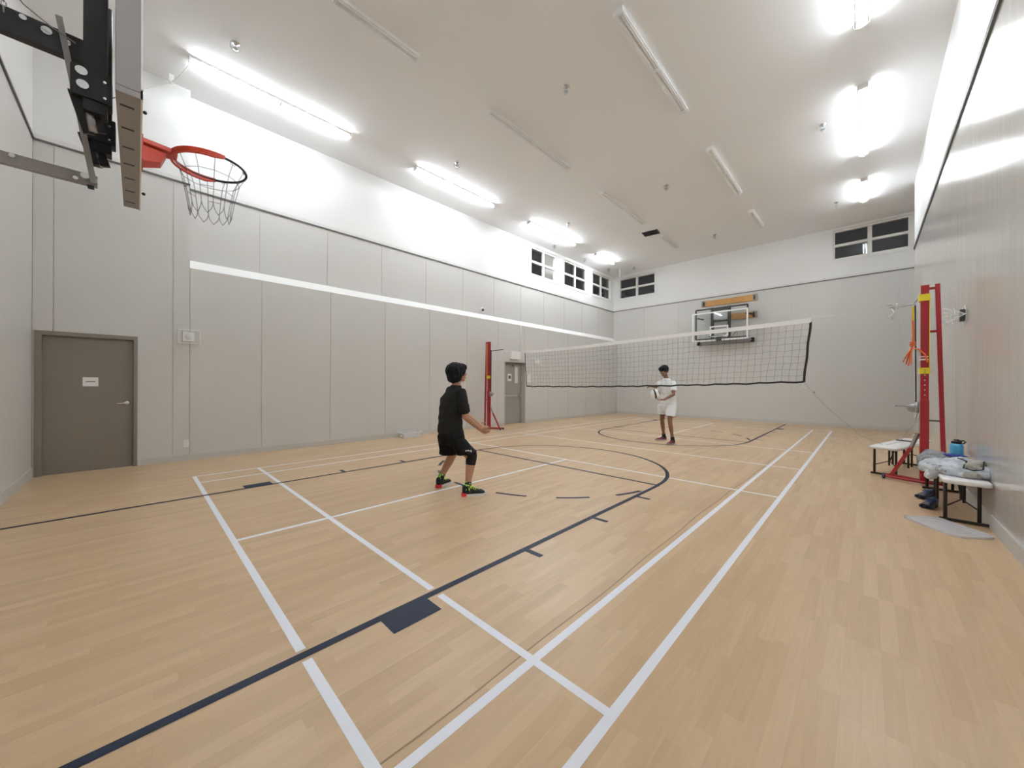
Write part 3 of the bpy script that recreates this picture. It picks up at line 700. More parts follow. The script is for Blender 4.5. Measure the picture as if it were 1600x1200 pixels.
orp = o_r.build('orange_rope', 'orange_rope', None, True); tag(orp, 'orange rope knotted and hanging on the right net post', 'rope')
MB().box((7.245, 6.725, 2.2), (7.262, 6.755, 2.39)).build('yellow_webbing', 'yellow', orp)

# ================================================================ FOLDING BENCHES
def bench(lab, loc, rz, L_=1.83, W_=.30, H_=.43):
    t = thing('folding_bench', lab, 'bench', loc, rz)   # length along +y from the near end
    top = MB(); rs = []
    for z, ins in ((H_-.04, .012), (H_-.034, 0), (H_-.008, 0), (H_, .008)):
        r = .05; pts = []
        for cx, cy, a0 in ((W_/2-r, L_-r, 0), (-W_/2+r, L_-r, 90), (-W_/2+r, r, 180), (W_/2-r, r, 270)):
            for i in range(5):
                a = math.radians(a0 + 22.5*i); pts.append(Vector((cx + (r-ins)*math.cos(a), cy + (r-ins)*math.sin(a), z)))
        rs.append(pts)
    top.rings(rs); top.build('bench_top', 'white_plastic', t, True).data.polygons[0].use_smooth = False
    for yy, s_ in ((.16, 1), (L_-.16, -1)):
        for sx in (-W_/2+.03, W_/2-.06): MB().tube([(sx, yy, .03), (sx, yy, H_-.04)], .014, 10).build('leg', 'brown_steel', t, True)
        MB().bar((-W_/2-.01, yy, .016), (W_/2+.0, yy, .016), .026, .026).build('foot_bar', 'brown_steel', t, bevel=.003)
        br = MB(); c_ = (0, yy+s_*.14, .20)
        br.tube([(-W_/2+.03, yy, .14), c_, (W_/2-.06, yy, .14)], .007, 6).tube([c_, (0, yy+s_*.40, H_-.045)], .008, 6)
        br.build('brace', 'brown_steel', t, True)
    ml = MB()
    for yy in (L_/2-.08, L_/2+.08):
        for sx in (-W_/2+.04, W_/2-.07): ml.tube([(sx, yy, .06), (sx, yy, H_-.04)], .013, 8)
    build_each(ml, 'middle_leg', 'brown_steel', t, True)
    MB().box((-.07, L_/2-.05, H_-.075), (.07, L_/2+.05, H_-.04)).ball((-.05, L_/2, H_-.08), .03).build('hinge_latch', 'black_metal', t)
    return t
bench('near white folding bench piled with clothes against the right wall', (7.485, 4.84, 0), 0)
bench('far white folding bench behind the red post, set at an angle', (6.975, 6.98, 0), math.radians(-16), 1.65, .32)
tag(MB().rbox((-.035, -.10, 0), (.035, .10, .012), .01).build('phone', 'black_metal', loc=(7.25, 8.04, .431)), 'flat black object lying on the far white bench', 'phone').rotation_euler = (0, 0, math.radians(60))

# clothes on the near bench
def wrinkle(amp, fr, seed, xb=None):
    def f(co, no):
        co = g(co, no)
        if xb is not None and co.x > xb: co.z = max(co.z, .004)
        return co
    def g(co, no):
        q = co*fr + Vector((seed, 0, 0)); k = abs(noise.noise(q)) * 1.6 - .35 + .5*abs(noise.noise(q*2.1))
        return co + no*(k*amp)
    return f
j = thing('jacket', 'pale grey white jacket crumpled over the middle of the near bench', 'jacket', (7.50, 5.22, .43))
mb = MB()
for c_, r_ in (((-.15, .16, .03), (.13, .15, .085)), ((-.03, .0, .045), (.14, .19, .08)), ((.08, -.02, .05), (.13, .2, .075)), ((-.19, .06, .01), (.06, .13, .075)), ((-.205, .02, -.03), (.04, .09, .05)), ((.02, .22, .05), (.16, .12, .09))): mb.ball(c_, r_, 20, 12)
mb.tube([(-.1, -.1, .03), (.0, -.16, .03), (.09, -.17, .025)], [.05, .045, .035], 10)
remesh(mb, 'fabric', 'cloth_white', j, .008, 6, .6, wrinkle(.035, 9, 3, -.165))
mb = MB(); mb.tube([(.0, -.14, .09), (.06, -.13, .10), (.09, .0, .11), (.08, .10, .10)], [.045, .05, .05, .045], 12); mb.tube([(-.02, -.19, .035), (.05, -.21, .035), (.10, -.17, .035)], [.028, .032, .026], 10)
remesh(mb, 'sleeve', 'cloth_beige', j, .007, 4, .5, wrinkle(.028, 11, 8, -.165))
MB().tube([(-.02, .10, .15), (-.01, -.02, .16), (.01, -.12, .155), (-.02, -.195, .10), (.04, -.215, .085), (.10, -.19, .10), (.12, -.08, .16)], .006, 6).build('black_piping', 'black_strap', j, True)
b = thing('stuff_sack', 'grey crumpled bag under the pale jacket on the near bench', 'bag', (7.36, 5.72, .43))
mb = MB().ball((0, 0, .07), (.11, .16, .09), 20, 12).ball((.08, .1, .05), (.1, .15, .07), 20, 12).ball((-.07, -.05, .05), (.07, .12, .07), 20, 12)
remesh(mb, 'bag_body', 'cloth_grey', b, .008, 3, .5, wrinkle(.03, 12, 5, -.025))
MB().ball((.12, -.02, .13), (.12, .05, .012)).build('blue_lining', 'blue_cloth', b, True)
b = thing('water_bottle', 'blue water bottle with black lid standing on the near bench', 'bottle', (7.545, 5.98, .43))
MB().lathe([(.047, 0), (.053, .006), (.053, .20), (.049, .222), (.040, .235)], (0,0,0), 32).build('bottle_body', 'bottle_blue', b, True)
MB().lathe([(.042, .232), (.042, .258), (.036, .262), (.022, .264), (.022, .280), (.018, .282)], (0,0,0), 28).build('lid', 'black_metal', b, True)
MB().tube([(.022, -.01, .268), (.052, -.025, .272), (.062, -.03, .258), (.046, -.022, .236)], .008, 8).build('lid_loop', 'black_metal', b, True)
pole = None

# ================================================================ SHOES (toe along +x, sole at z=0, length 1 => scaled)
def shoe_parts(t, L_, up, sole, heel=None, lace=None, name='shoe', h_=.1, mtx=None, parent=None):
    """meshes of one shoe, toe towards +x, heel at x=-.38L"""
    mtx = mtx or Matrix.Identity(4)
    def tr(mb): mb.v = [mtx @ p for p in mb.v]; return mb
    hl = -.36*L_
    def sec(x, w_, z0, z1, e=.8, yo=0): return (Vector((x, yo, (z0+z1)/2)), Vector((0, w_, 0)), Vector((0, 0, (z1-z0)/2)), e)
    u = MB().loft([sec(hl, .018, .03, h_*.8), sec(hl+.012, .032, .02, h_*.98), sec(hl+.07, .037, .018, h_*.92), sec(hl+.10, .037, .018, h_*.80), sec(hl+.15, .040, .018, h_*.66), sec(hl+.20, .044, .018, h_*.55), sec(hl+.245, .042, .018, h_*.45), sec(hl+L_-.015, .030, .018, .04), sec(hl+L_-.002, .012, .02, .032)], 18)
    s = MB(); pts = [(hl-.006, 0), (hl+.005, .026), (hl+.05, .036), (hl+.12, .036), (hl+.19, .046), (hl+.24, .046), (hl+L_-.01, .026), (hl+L_+.005, 0)]
    pl_ = pts + [(x, -y) for x, y in pts[::-1][1:-1]]
    s.rings([[Vector((x, y, z + (.012 if x > hl+L_-.02 else 0))) for x, y in pl_] for z in (0, .012, .03)])
    if parent is None:
        so = remesh(tr(u), 'shoe_upper', up, t, .0045, 3, .5); root = so
    else:
        so = remesh(tr(u), name, up, parent, .0045, 3, .5); root = so
    tr(s).build('sole', sole, root)
    if heel: tr(MB().rings([[Vector((x*1.0, y*1.06, z)) for x, y in [(hl-.010, -.02), (hl+.0, -.031), (hl+.045, -.038), (hl+.045, .038), (hl+.0, .031), (hl-.010, .02)]] for z in (.004, .042)])).build('heel_panel', heel, root)
    if lace:
        lc = MB()
        for i in range(5):
            x = hl+.10+i*.022; z = h_*.80 - i*.0105 + .006
            lc.tube([(x, -.036, z-.022), (x+.006, -.014, z), (x+.010, .014, z), (x+.016, .036, z-.022)], .005, 6)
        lc.tube([(hl+.10, 0, h_*.82), (hl+.085, -.03, h_*.92), (hl+.105, -.045, h_*.7)], .0035, 6); lc.tube([(hl+.10, 0, h_*.82), (hl+.09, .03, h_*.92), (hl+.11, .045, h_*.7)], .0035, 6)
        tr(lc).build('laces', lace, root, True)
    return root
for lab, x, y, rz in (('dark blue shoe on the floor by the near bench, the one closer to the camera', 7.32, 5.50, 248), ('dark blue shoe on the floor by the near bench, farther one under the jacket', 7.335, 5.96, 240)):
    s = thing('shoe', lab, 'shoe', (x, y, 0), math.radians(rz)); shoe_parts(s, .235, 'shoe_navy', 'shoe_navy', None, 'navy_lace', h_=.105)

# plastic lid on the floor, and clear box at the left wall
lid = thing('plastic_box_lid', 'translucent plastic box lid lying on the floor before the near bench', 'lid', (7.34, 4.71, 0), math.radians(38))
def rrect(a, b, r, n=5):
    out = []
    for cx, cy, a0 in ((a-r, b-r, 0), (-a+r, b-r, 90), (-a+r, -b+r, 180), (a-r, -b+r, 270)):
        for i in range(n): t_ = math.radians(a0 + 90*i/(n-1)); out.append((cx + r*math.cos(t_), cy + r*math.sin(t_)))
    return out
MB().prism(rrect(.15, .245, .06), .002, .012).build('lid_panel', 'clear_plastic', lid)
m_ = MB(); o_, i_ = rrect(.165, .26, .07), rrect(.15, .245, .06); n_ = len(o_)
m_.rings([[Vector((x, y, 0)) for x, y in o_], [Vector((x, y, .022)) for x, y in o_], [Vector((x, y, .022)) for x, y in i_], [Vector((x, y, 0)) for x, y in i_]], cap=False, close=True)
m_.build('lid_rim', 'clear_plastic', lid)
m_ = MB(); o_, i_ = rrect(.085, .17, .02), rrect(.08, .165, .018)
m_.rings([[Vector((x, y, .012)) for x, y in o_], [Vector((x, y, .018)) for x, y in o_], [Vector((x, y, .018)) for x, y in i_], [Vector((x, y, .012)) for x, y in i_]], cap=False, close=True)
m_.build('lid_ridge', 'clear_plastic', lid)
bx_ = thing('plastic_storage_box', 'low clear plastic box on the floor against the left wall', 'box', (-1.30, 4.18, 0))
m_ = MB(); o_, i_ = rrect(.12, .26, .03), rrect(.115, .255, .028)
m_.rings([[Vector((x*.92, y*.92, 0)) for x, y in o_], [Vector((x, y, .13)) for x, y in o_], [Vector((x, y, .13)) for x, y in i_], [Vector((x*.92, y*.92, .004)) for x, y in i_]]); m_.build('box_body', 'clear_plastic', bx_)
m_ = MB(); o_, i_ = rrect(.132, .272, .035), rrect(.118, .258, .03)
m_.rings([[Vector((x, y, .122)) for x, y in o_], [Vector((x, y, .134)) for x, y in o_], [Vector((x, y, .134)) for x, y in i_], [Vector((x, y, .122)) for x, y in i_]], cap=False, close=True); m_.build('box_rim', 'off_white', bx_)
tag(MB().box((-.05, -.055, 0), (.05, .055, .05)).build('card_pack', 'dark_grey_metal', loc=(-1.26, 4.30, .02)), 'small dark item inside the clear box at the left wall', 'item')
tag(MB().box((-.06, -.15, 0), (.06, .08, .07)).build('folded_cloth', 'paper', loc=(-1.30, 4.08, .02), bevel=.01), 'white folded item inside the clear box at the left wall', 'cloth')

# caged thermostat on right wall
cg = thing('caged_wall_sensor', 'wall sensor in a bulging white wire cage on the right wall', 'sensor', (XR-.0, 6.30, 2.16))
MB().box((-.045, -.035, -.07), (0, .035, .07)).build('sensor_body', 'dark_grey_metal', cg, bevel=.004)
m_ = MB()
for i in range(7):
    a = -PI/2 + PI*i/6; m_.tube([(-.01 - .16*math.sin(PI*k/12), .14*math.cos(PI*k/12), .10*math.sin(a)*math.sin(PI*k/12)*1.0) for k in range(13)], .0022, 4)
for r_, d_ in ((.14, .01), (.12, .09), (.07, .145)): m_.tube([(-d_, r_*math.cos(2*PI*k/20), r_*.75*math.sin(2*PI*k/20)) for k in range(20)], .0024, 4, close=True)
m_.tube([(0, 0, .13), (0, 0, -.16)], .003, 4); m_.build('wire_cage', 'white_plastic', cg)

# ================================================================ BASKETBALL HOOPS  (board centre local origin below; +y points into the court)
def hoop_assembly(lab_board, cx, front, sgn, zb, near):
    """board with its front plane at y=front facing sgn; parts in world coordinates relative to (cx, front)"""
    t = thing('basketball_backboard', lab_board, 'backboard', (cx, front, 0), 0 if sgn == 1 else PI)
    W2, Hh = .915, 1.07
    z0, z1 = zb, zb + Hh
    MB().box((-W2+.03, -.022, z0+.03), (W2-.03, -.010, z1-.03)).build('glass_panel', 'glass', t)
    fr = MB()
    d = .035 if not near else .10
    fr.box((-W2, -d, z0), (W2, 0, z0+.035)).box((-W2, -d, z1-.035), (W2, 0, z1)).box((-W2, -d, z0+.035), (-W2+.035, 0, z1-.035)).box((W2-.035, -d, z0+.035), (W2, 0, z1-.035))
    fr.build('board_frame', 'board_pad' if near else 'off_white', t, bevel=.004)
    if near:
        sl_ = MB()
        for i in range(7): sl_.box((-.78+i*.26, -.085, z0-.002), (-.765+i*.26, -.03, z0+.001))
        build_each(sl_, 'groove', 'black_metal', t)
        MB().box((-W2-.002, -.004, z0-.004), (W2+.002, .004, z0+.05)).box((-W2-.002, -.004, z0), (-W2+.05, .004, z1)).box((W2-.05, -.004, z0), (W2+.002, .004, z1)).build('front_edge', 'white_plastic', t)
        build_each(MB().ball((-.55, .02, z0+.02), .012).ball((.6, .015, z0+.1), .01), 'bolt_cap', 'black_metal', t, True)
    fw = MB()
    fw.box((-W2+.0, -.006, z0), (W2, .003, z0+.05)).box((-W2, -.006, z1-.05), (W2, .003, z1)).box((-W2, -.006, z0+.05), (-W2+.05, .003, z1-.05)).box((W2-.05, -.006, z0+.05), (W2, .003, z1-.05))
    a, c0 = .305, z0+.14
    fw.box((-a, -.008, c0), (a, -.004, c0+.05)).box((-a, -.008, c0+.35), (a, -.004, c0+.40)).box((-a, -.008, c0+.05), (-a+.05, -.004, c0+.35)).box((a-.05, -.008, c0+.05), (a, -.004, c0+.35))
    if not near: fw.build('white_border_and_square', 'sill_white', t)
    # rear frame, uprights and arms
    by = -.24 if not near else -.20
    o = -.30; zf0, zf1 = z0+(.10 if not near else .15), z1 + (.16 if not near else .10)
    rf = MB()
    rf.bar((-W2+.06, by, zf1), (W2-.06, by, zf1), .05, .05).bar((-W2+.06, by, zf0), (W2-.06, by, zf0), .05, .05).bar((-W2+.06, by, zf0), (-W2+.06, by, zf1), .05, .05).bar((W2-.06, by, zf0), (W2-.06, by, zf1), .05, .05)
    if not near: rf.build('rear_frame', 'dark_grey_metal', t)
    for s_ in (-1, 1): MB().bar((s_*.28, by, zf0-.02), (s_*.28, by, zf1+.03), .09, .10).build('upright', 'black_metal' if near else 'dark_grey_metal', t)
    build_each(MB().box((-.28, by-.03, zf1-.10), (.28, by+.03, zf1)).box((-.28, by-.03, z1-.36), (.28, by+.03, z1-.30)), 'cross_member', 'dark_grey_metal', t)
    MB().box((-.26, by+.035, z1-.27), (.26, by+.04, z1-.02)).build('label_plate', 'sole_white', t) if not near else None
    return t, by, z0, z1
def rim(t, z=3.05, off=.165, dark=True):
    R_ = .2286; cy = off + R_
    ang = math.radians
    a = MB(); pts = [(R_*math.sin(ang(k)), cy - R_*math.cos(ang(k)), z) for k in range(-178, 181, 4)]
    a.tube(pts, .009, 10, close=True)
    ro = a.build('rim', 'dark_rim', t, True)
    if dark:
        bnd = MB(); rs = []
        for k in range(-104, 105, 4):
            c_ = Vector((R_*math.sin(ang(k)), cy - R_*math.cos(ang(k)), z)); e_ = Vector((math.sin(ang(k)), -math.cos(ang(k)), 0))
            hh = .027 if abs(k) < 88 else .027 - (abs(k)-88)*.0010
            rs.append([c_ + e_*.013 + Vector((0, 0, .013)), c_ + e_*.013 - Vector((0, 0, hh)), c_ - e_*.006 - Vector((0, 0, hh)), c_ - e_*.006 + Vector((0, 0, .013))])
        bnd.rings(rs); bnd.build('rim_brace', 'orange_rim', t)
        br = MB(); br.box((-.10, .0, z-.15), (.10, .012, z+.03))
        br.add([(-.085, .01, z+.012), (.085, .01, z+.012), (.055, off+.03, z+.012), (-.055, off+.03, z+.012), (-.085, .01, z-.02), (.085, .01, z-.02), (.055, off+.03, z-.02), (-.055, off+.03, z-.02)], [(0,1,2,3),(7,6,5,4),(0,4,5,1),(1,5,6,2),(2,6,7,3),(3,7,4,0)])
        br.add([(-.065, .01, z-.03), (.065, .01, z-.03), (.05, off-.03, z-.035), (-.05, off-.03, z-.035), (-.065, .01, z-.145), (.065, .01, z-.145), (.05, off-.06, z-.115), (-.05, off-.06, z-.115)], [(0,1,2,3),(7,6,5,4),(0,4,5,1),(1,5,6,2),(2,6,7,3),(3,7,4,0)])
        br.build('breakaway_bracket', 'orange_rim', t, bevel=.003)
        # chain net
        ch = MB(); n = 12; lev = [(R_*.98, z-.012), (R_*.80, z-.10), (R_*.69, z-.22), (R_*.60, z-.34), (R_*.56, z-.415)]
        def pp(i, k):
            r_, zz = lev[k]; an = 2*PI*i/n; return Vector((r_*math.sin(an), cy - r_*math.cos(an), zz))
        def chain(p, q):
            d_ = q - p; m = max(1, int(d_.length/.013)); ax = d_.normalized(); s1 = ax.orthogonal().normalized(); s2 = ax.cross(s1)
            for a_ in range(m):
                c_ = p + d_*((a_+.5)/m); sd = s1 if a_ % 2 else s2; l_ = d_.length/m*.62; w_ = .0032
                ch.tube([c_ - ax*l_ , c_ - ax*l_*.5 + sd*w_, c_ + ax*l_*.5 + sd*w_, c_ + ax*l_, c_ + ax*l_*.5 - sd*w_, c_ - ax*l_*.5 - sd*w_], .0011, 3, close=True, cap=False)
        for i in range(n):
            for k in range(3): chain(pp(i, k), pp(i, k+1))
            for k in (1,): chain(pp(i, k), pp(i+1, k))
            if i % 2 == 0: chain(pp(i, 2), pp(i+1, 2))
            mid = (pp(i, 4) + pp(i+1, 4))/2; a0, a1 = pp(i, 3), pp(i+1, 3)
            q1 = a0*.75 + mid*.25 + Vector((0, 0, -.018)); q2 = a1*.75 + mid*.25 + Vector((0, 0, -.018))
            chain(a0, q1); chain(q1, mid); chain(mid, q2); chain(q2, a1)
            hk = pp(i, 0); e_ = Vector((math.cos(2*PI*i/n), math.sin(2*PI*i/n), 0))
            ch.tube([hk + e_*.02 + Vector((0, 0, .006)), hk + e_*.014 - Vector((0, 0, .012)), hk + e_*.007 + Vector((0, 0, .0)), hk - Vector((0, 0, .012)), hk - e_*.007, hk - e_*.014 - Vector((0, 0, .012)), hk - e_*.02 + Vector((0, 0, .006))], .0018, 5)
        ch.build('chain_net', 'chain_steel', t)
    else:
        MB().box((-.09, 0, z-.12), (.09, .012, z+.03)).build('rim_plate', 'dark_grey_metal', t)
# ---- near hoop
nh, by, z0, z1 = hoop_assembly('near basketball backboard at top left with an orange rim and chain net', 3.045, -.535, 1, 2.87, True)
rim(nh)
WLY = YN - (-.535)          # wall in local y
x_ = 0
lo = MB().bar((x_, by-.005, z0-.185), (x_, WLY+.06, z0-.185), .035, .075).build('lower_arm', 'grey_metal', nh, bevel=.003)
for yy, zz, r_ in ((-.06, -.17, .020), (-.02, -.185, .015), (-.10, -.20, .012), (-.35, -.165, .013)): MB().lathe([(r_, -.028), (r_, .028)], (x_, by+yy, z0+zz), 12, 'x').build('arm_bolt', 'chrome', lo)
MB().box((-.02, by-.05, z0-.235), (.02, by-.02, z0-.22)).build('arm_tab', 'black_metal', lo)
up = MB().bar((x_, by-.0, z0+.65), (x_, WLY+.06, z0+.65), .06, .15).build('upper_arm', 'black_metal', nh, bevel=.003)
for yy, zz, r_ in ((-.22, .68, .024), (-.14, .66, .020), (-.31, .70, .016)): MB().lathe([(r_, -.036), (r_, .036)], (x_, by+yy, z0+zz), 12, 'x').build('arm_bolt', 'chrome', up)
MB().bar((x_+.03, by-.17, z0+.80), (x_+.03, by-.02, z0-.21), .03, .045, (1, 0, 0)).build('link_bar', 'grey_metal', nh, bevel=.002)
MB().box((-.13, WLY+.0, z0-.3), (.95, WLY+.045, z0-.08)).build('wall_plank', 'wood_board', nh); MB().box((-.9, WLY, z1-.42), (.9, WLY+.045, z1-.2)).build('wall_plank', 'wood_board', nh)
for s_ in (-1, 1):
    gp = MB().box((s_*.28-.055, by-.10, z0+.20), (s_*.28+.055, by+.07, z0+.38)).build('gusset_plate', 'black_metal', nh, bevel=.004)
    build_each(MB().lathe([(.026, -.066), (.026, .066)], (s_*.28, by-.055, z0+.345), 14, 'x').lathe([(.026, -.066), (.026, .066)], (s_*.28, by-.05, z0+.265), 14, 'x').lathe([(.008, -.06), (.008, .06)], (s_*.28, by+.04, z0+.33), 8, 'x').lathe([(.008, -.06), (.008, .06)], (s_*.28, by+.04, z0+.23), 8, 'x'), 'plate_bolt', 'chrome', gp)
    MB().bar((s_*.28, by-.09, z0+.24), (s_*.24, by-.03, z0+.02), .05, .03, (1, 0, 0)).bar((s_*.28, by-.03, z0+.22), (s_*.26, by+.02, z0+.04), .05, .022, (1, 0, 0)).build('lower_bracket', 'black_metal', nh)
    MB().tube([(s_*.28, by-.03, z0+.17), (s_*.27, by-.01, z0+.03)], .02, 10).build('spring_cylinder', 'steel', nh, True)
MB().tube([(.0, by-.45, z1+.35), (.0, by-.43, z1-.10)], .004, 4).build('cable', 'dark_grey_metal', nh)
ch_ = MB(); p0 = Vector((.1, by-.37, z1-.02))
for i in range(14):
    c_ = p0 + Vector((0, 0, -.03*i)); sd = Vector((1, 0, 0)) if i % 2 else Vector((0, 1, 0))
    ch_.tube([c_ + Vector((0, 0, .02)), c_ + sd*.009 + Vector((0, 0, .01)), c_ + sd*.009 - Vector((0, 0, .01)), c_ - Vector((0, 0, .02)), c_ - sd*.009 - Vector((0, 0, .01)), c_ - sd*.009 + Vector((0, 0, .01))], .0025, 4, close=True, cap=False)
ch_.build('hanging_chain', 'steel', nh)
MB().tube([(.1, by-.36, z1-.25), (.1, by-.30, z1-.33), (.08, by-.2, z1-.38), (.05, by-.1, z1-.40)], .004, 5).build('wire', 'grey_metal', nh, True)
hw = thing('hoist_cable', 'thin hoist cable running from above the near hoop to the corner ceiling', 'cable', (-1.3, -.17, 6.2))
MB().tube([(0, 0, 0), (2.2, -.29, -1.5), (4.37, -.57, -2.98)], .004, 5).build('steel_cable', 'steel', hw)
MB().tube([(0, 0, 0), (.25, .1, .04), (.60, .2, .08)], .008, 6).ball((0, 0, 0), .03).build('conduit_arm', 'off_white', hw, True)
MB().box((-.03, -.03, 0), (.03, .03, .115)).build('ceiling_bracket', 'off_white', hw)
# ---- far hoop
YF = 14.25
fh, by, z0, z1 = hoop_assembly('far basketball backboard with white border on the back wall, seen through the net', 2.93, YF, -1, 2.945, False)
rim(fh, 3.05, .15, False)
WLY = -(YB - YF)
for zz in (4.47, 3.86):
    pk = MB().box((-1.05, WLY+.001, zz-.11), (.77 if zz > 4 else -.12, WLY+.045, zz+.11)).build('wall_plank', 'wood_board', fh)
    build_each(MB().box((-1.07, WLY+.045, zz-.10), (-.93, WLY+.055, zz+.12)).box(((.65 if zz > 4 else -.98), WLY+.045, zz-.10), ((.79 if zz > 4 else -.94), WLY+.055, zz+.12)), 'bracket_plate', 'grey_metal', pk)
    build_each(MB().box((-.99, WLY+.055, zz-.07), (-.96, WLY+.10, zz+.07)).box(((.69 if zz > 4 else -.95), WLY+.055, zz-.07), ((.72 if zz > 4 else -.94), WLY+.10, zz+.07)), 'hinge_lug', 'black_metal', pk)
MB().box((-1.0, WLY+.001, 2.86), (.95, WLY+.05, 3.0)).build('lower_wall_rail', 'grey_metal', fh)
build_each(MB().box((-.98, WLY+.05, 2.87), (-.88, WLY+.12, 3.03)).box((.85, WLY+.05, 2.87), (.93, WLY+.12, 3.03)), 'lower_hinge', 'black_metal', fh)
for s_, xw in ((-1, -.975), (1, .705)):
    build_each(MB().bar((s_*.8, by, 3.86), (xw, WLY+.08, 3.86), .035, .05), 'side_arm', 'black_metal', fh)
    build_each(MB().bar((s_*.8, by, 2.96), (s_*.9, WLY+.08, 2.96), .035, .05), 'side_arm', 'grey_metal', fh)
    MB().bar((s_*.28, by-.04, 3.75), (s_*.05, WLY+.06, 3.75), .03, .04).build('centre_arm', 'grey_metal', fh)
    MB().bar((s_*.28, by, 2.95), (s_*.5, WLY+.02, 3.45), .02, .02).build('stay', 'grey_metal', fh)
tag(MB().lathe([(.03, 0), (.03, -.02)], (5.567, YB, 1.09), 16, 'y').build('round_wall_fitting', 'grey_metal'), 'small round grey fitting on the lower back wall, right of the net', 'fitting')

# ================================================================ PEOPLE
def V(*a): return Vector(a)
def limb(mb, pts, rads, n=14):
    """tapering limb with round ends through its joints"""
    P_, R_ = [], []
    for (p, q, a, b_) in zip(pts[:-1], pts[1:], rads[:-1], rads[1:]):
        p, q = Vector(p), Vector(q)
        for k in range(4): P_.append(p.lerp(q, k/4)); R_.append(a + (b_-a)*k/4)
    P_.append(Vector(pts[-1])); R_.append(rads[-1])
    mb.tube(P_, R_, n); mb.ball(pts[0], rads[0]*.98, 12, 8); mb.ball(pts[-1], rads[-1]*.98, 12, 8)
def hand(mb, wrist, aim, palm_n, curl=.35, s=1.0, side=1, spread=.10):
    """palm, four unequal curled fingers and a thumb. aim: finger direction, palm_n: palm normal, side: thumb side sign"""
    aim = Vector(aim).normalized(); pn = Vector(palm_n); pn = (pn - aim*pn.dot(aim)).normalized(); lat = aim.cross(pn).normalized()*side
    w_ = Vector(wrist)
    mb.loft([(w_, lat*.024*s, pn*.018*s), (w_+aim*.03*s, lat*.034*s, pn*.017*s, .8), (w_+aim*.062*s, lat*.041*s, pn*.014*s, .75), (w_+aim*.088*s, lat*.040*s, pn*.0115*s, .75), (w_+aim*.095*s, lat*.036*s, pn*.009*s)], 14)
    for i, (off, ln) in enumerate(((.030, .068), (.0105, .078), (-.0095, .072), (-.029, .056))):
        b_ = w_ + aim*.085*s + lat*off*s; d_ = (aim + lat*(off*spread*35*.3)).normalized(); pts = [b_]; an = curl*.5
        for seg, q in enumerate((.46, .30, .24)):
            dd = d_*math.cos(an) + pn*math.sin(an); pts.append(pts[-1] + dd*ln*q*s); an += curl
        mb.tube(pts, [.0092*s, .0086*s, .0078*s, .0062*s], 8); mb.ball(pts[-1], .0062*s, 8, 6)
    t0 = w_ + aim*.03*s + lat*.028*s; t1 = t0 + (aim*.55 + lat*.75 + pn*.25).normalized()*.036*s; t2 = t1 + (aim*.85 + lat*.35 + pn*.35).normalized()*.03*s; t3 = t2 + (aim*.95 + pn*.3).normalized()*.022*s
    mb.tube([t0, t1, t2, t3], [.014*s, .0115*s, .0098*s, .0075*s], 8); mb.ball(t3, .0075*s, 8, 6)
def head(mb, c, f, up, s=1.0):
    """skull, jaw, nose, brow, ears, lips; c centre of the head, f face direction"""
    f = Vector(f).normalized(); up = Vector(up); up = (up - f*up.dot(f)).normalized(); lt = up.cross(f).normalized()
    R = Matrix((f, lt, up)).transposed()
    c = Vector(c)
    mb.ball(c + up*.022*s - f*.012*s, (.093*s, .073*s, .092*s), 24, 16, R)
    mb.loft([(c + up*.04*s + f*.015*s, f*.074*s, lt*.066*s), (c + f*.018*s, f*.072*s, lt*.065*s), (c - up*.04*s + f*.022*s, f*.062*s, lt*.056*s), (c - up*.075*s + f*.032*s, f*.045*s, lt*.040*s), (c - up*.100*s + f*.045*s, f*.026*s, lt*.024*s)], 20)
    mb.loft([(c + up*.018*s + f*.083*s, f*.010*s, lt*.008*s), (c - up*.012*s + f*.096*s, f*.015*s, lt*.011*s), (c - up*.026*s + f*.094*s, f*.014*s, lt*.017*s), (c - up*.032*s + f*.088*s, f*.006*s, lt*.012*s)], 10)
    mb.ball(c + up*.034*s + f*.072*s, (.014*s, .05*s, .012*s), 16, 8, R)
    for q in (-1, 1):
        mb.ball(c + lt*q*.073*s - f*.012*s - up*.002*s, (.020*s, .009*s, .031*s), 12, 8, R)
        mb.ball(c + lt*q*.036*s + f*.062*s - up*.02*s, (.022*s, .022*s, .02*s), 12, 8, R)
    mb.ball(c - up*.056*s + f*.079*s, (.012*s, .024*s, .009*s), 12, 8, R)
    return f, lt, up
def face_bits(c, f, lt, up, parent, s=1.0):
    c = Vector(c); R = Matrix((f, lt, up)).transposed()
    for q in (-1, 1):
        e = MB().ball(c + up*.012*s + f*.077*s + lt*q*.030*s, (.009*s, .014*s, .007*s), 12, 8, R).build('eye', 'eye_white', parent, True)
        MB().ball(c + up*.012*s + f*.085*s + lt*q*.030*s, (.003*s, .006*s, .006*s), 10, 6, R).build('iris', 'ink', e, True)
        MB().tube([c + up*.034*s + f*.088*s + lt*q*.016*s, c + up*.040*s + f*.085*s + lt*q*.034*s, c + up*.034*s + f*.076*s + lt*q*.050*s], .0032*s, 6).build('eyebrow', 'hair', parent, True)
    MB().tube([c - up*.054*s + f*.086*s - lt*.022*s, c - up*.052*s + f*.093*s, c - up*.054*s + f*.086*s + lt*.022*s], [.003*s, .0055*s, .003*s], 8).build('lips', 'lip', parent, True)
def strands(f, lt, up, c, amp, fr):
    def g(co, no):
        q = co - Vector(c); a = math.atan2(q.dot(lt), q.dot(f)); k = noise.noise(Vector((a*fr, q.dot(up)*9, 2.0))) + .5*noise.noise(co*40)
        return co + no*k*amp
    return g

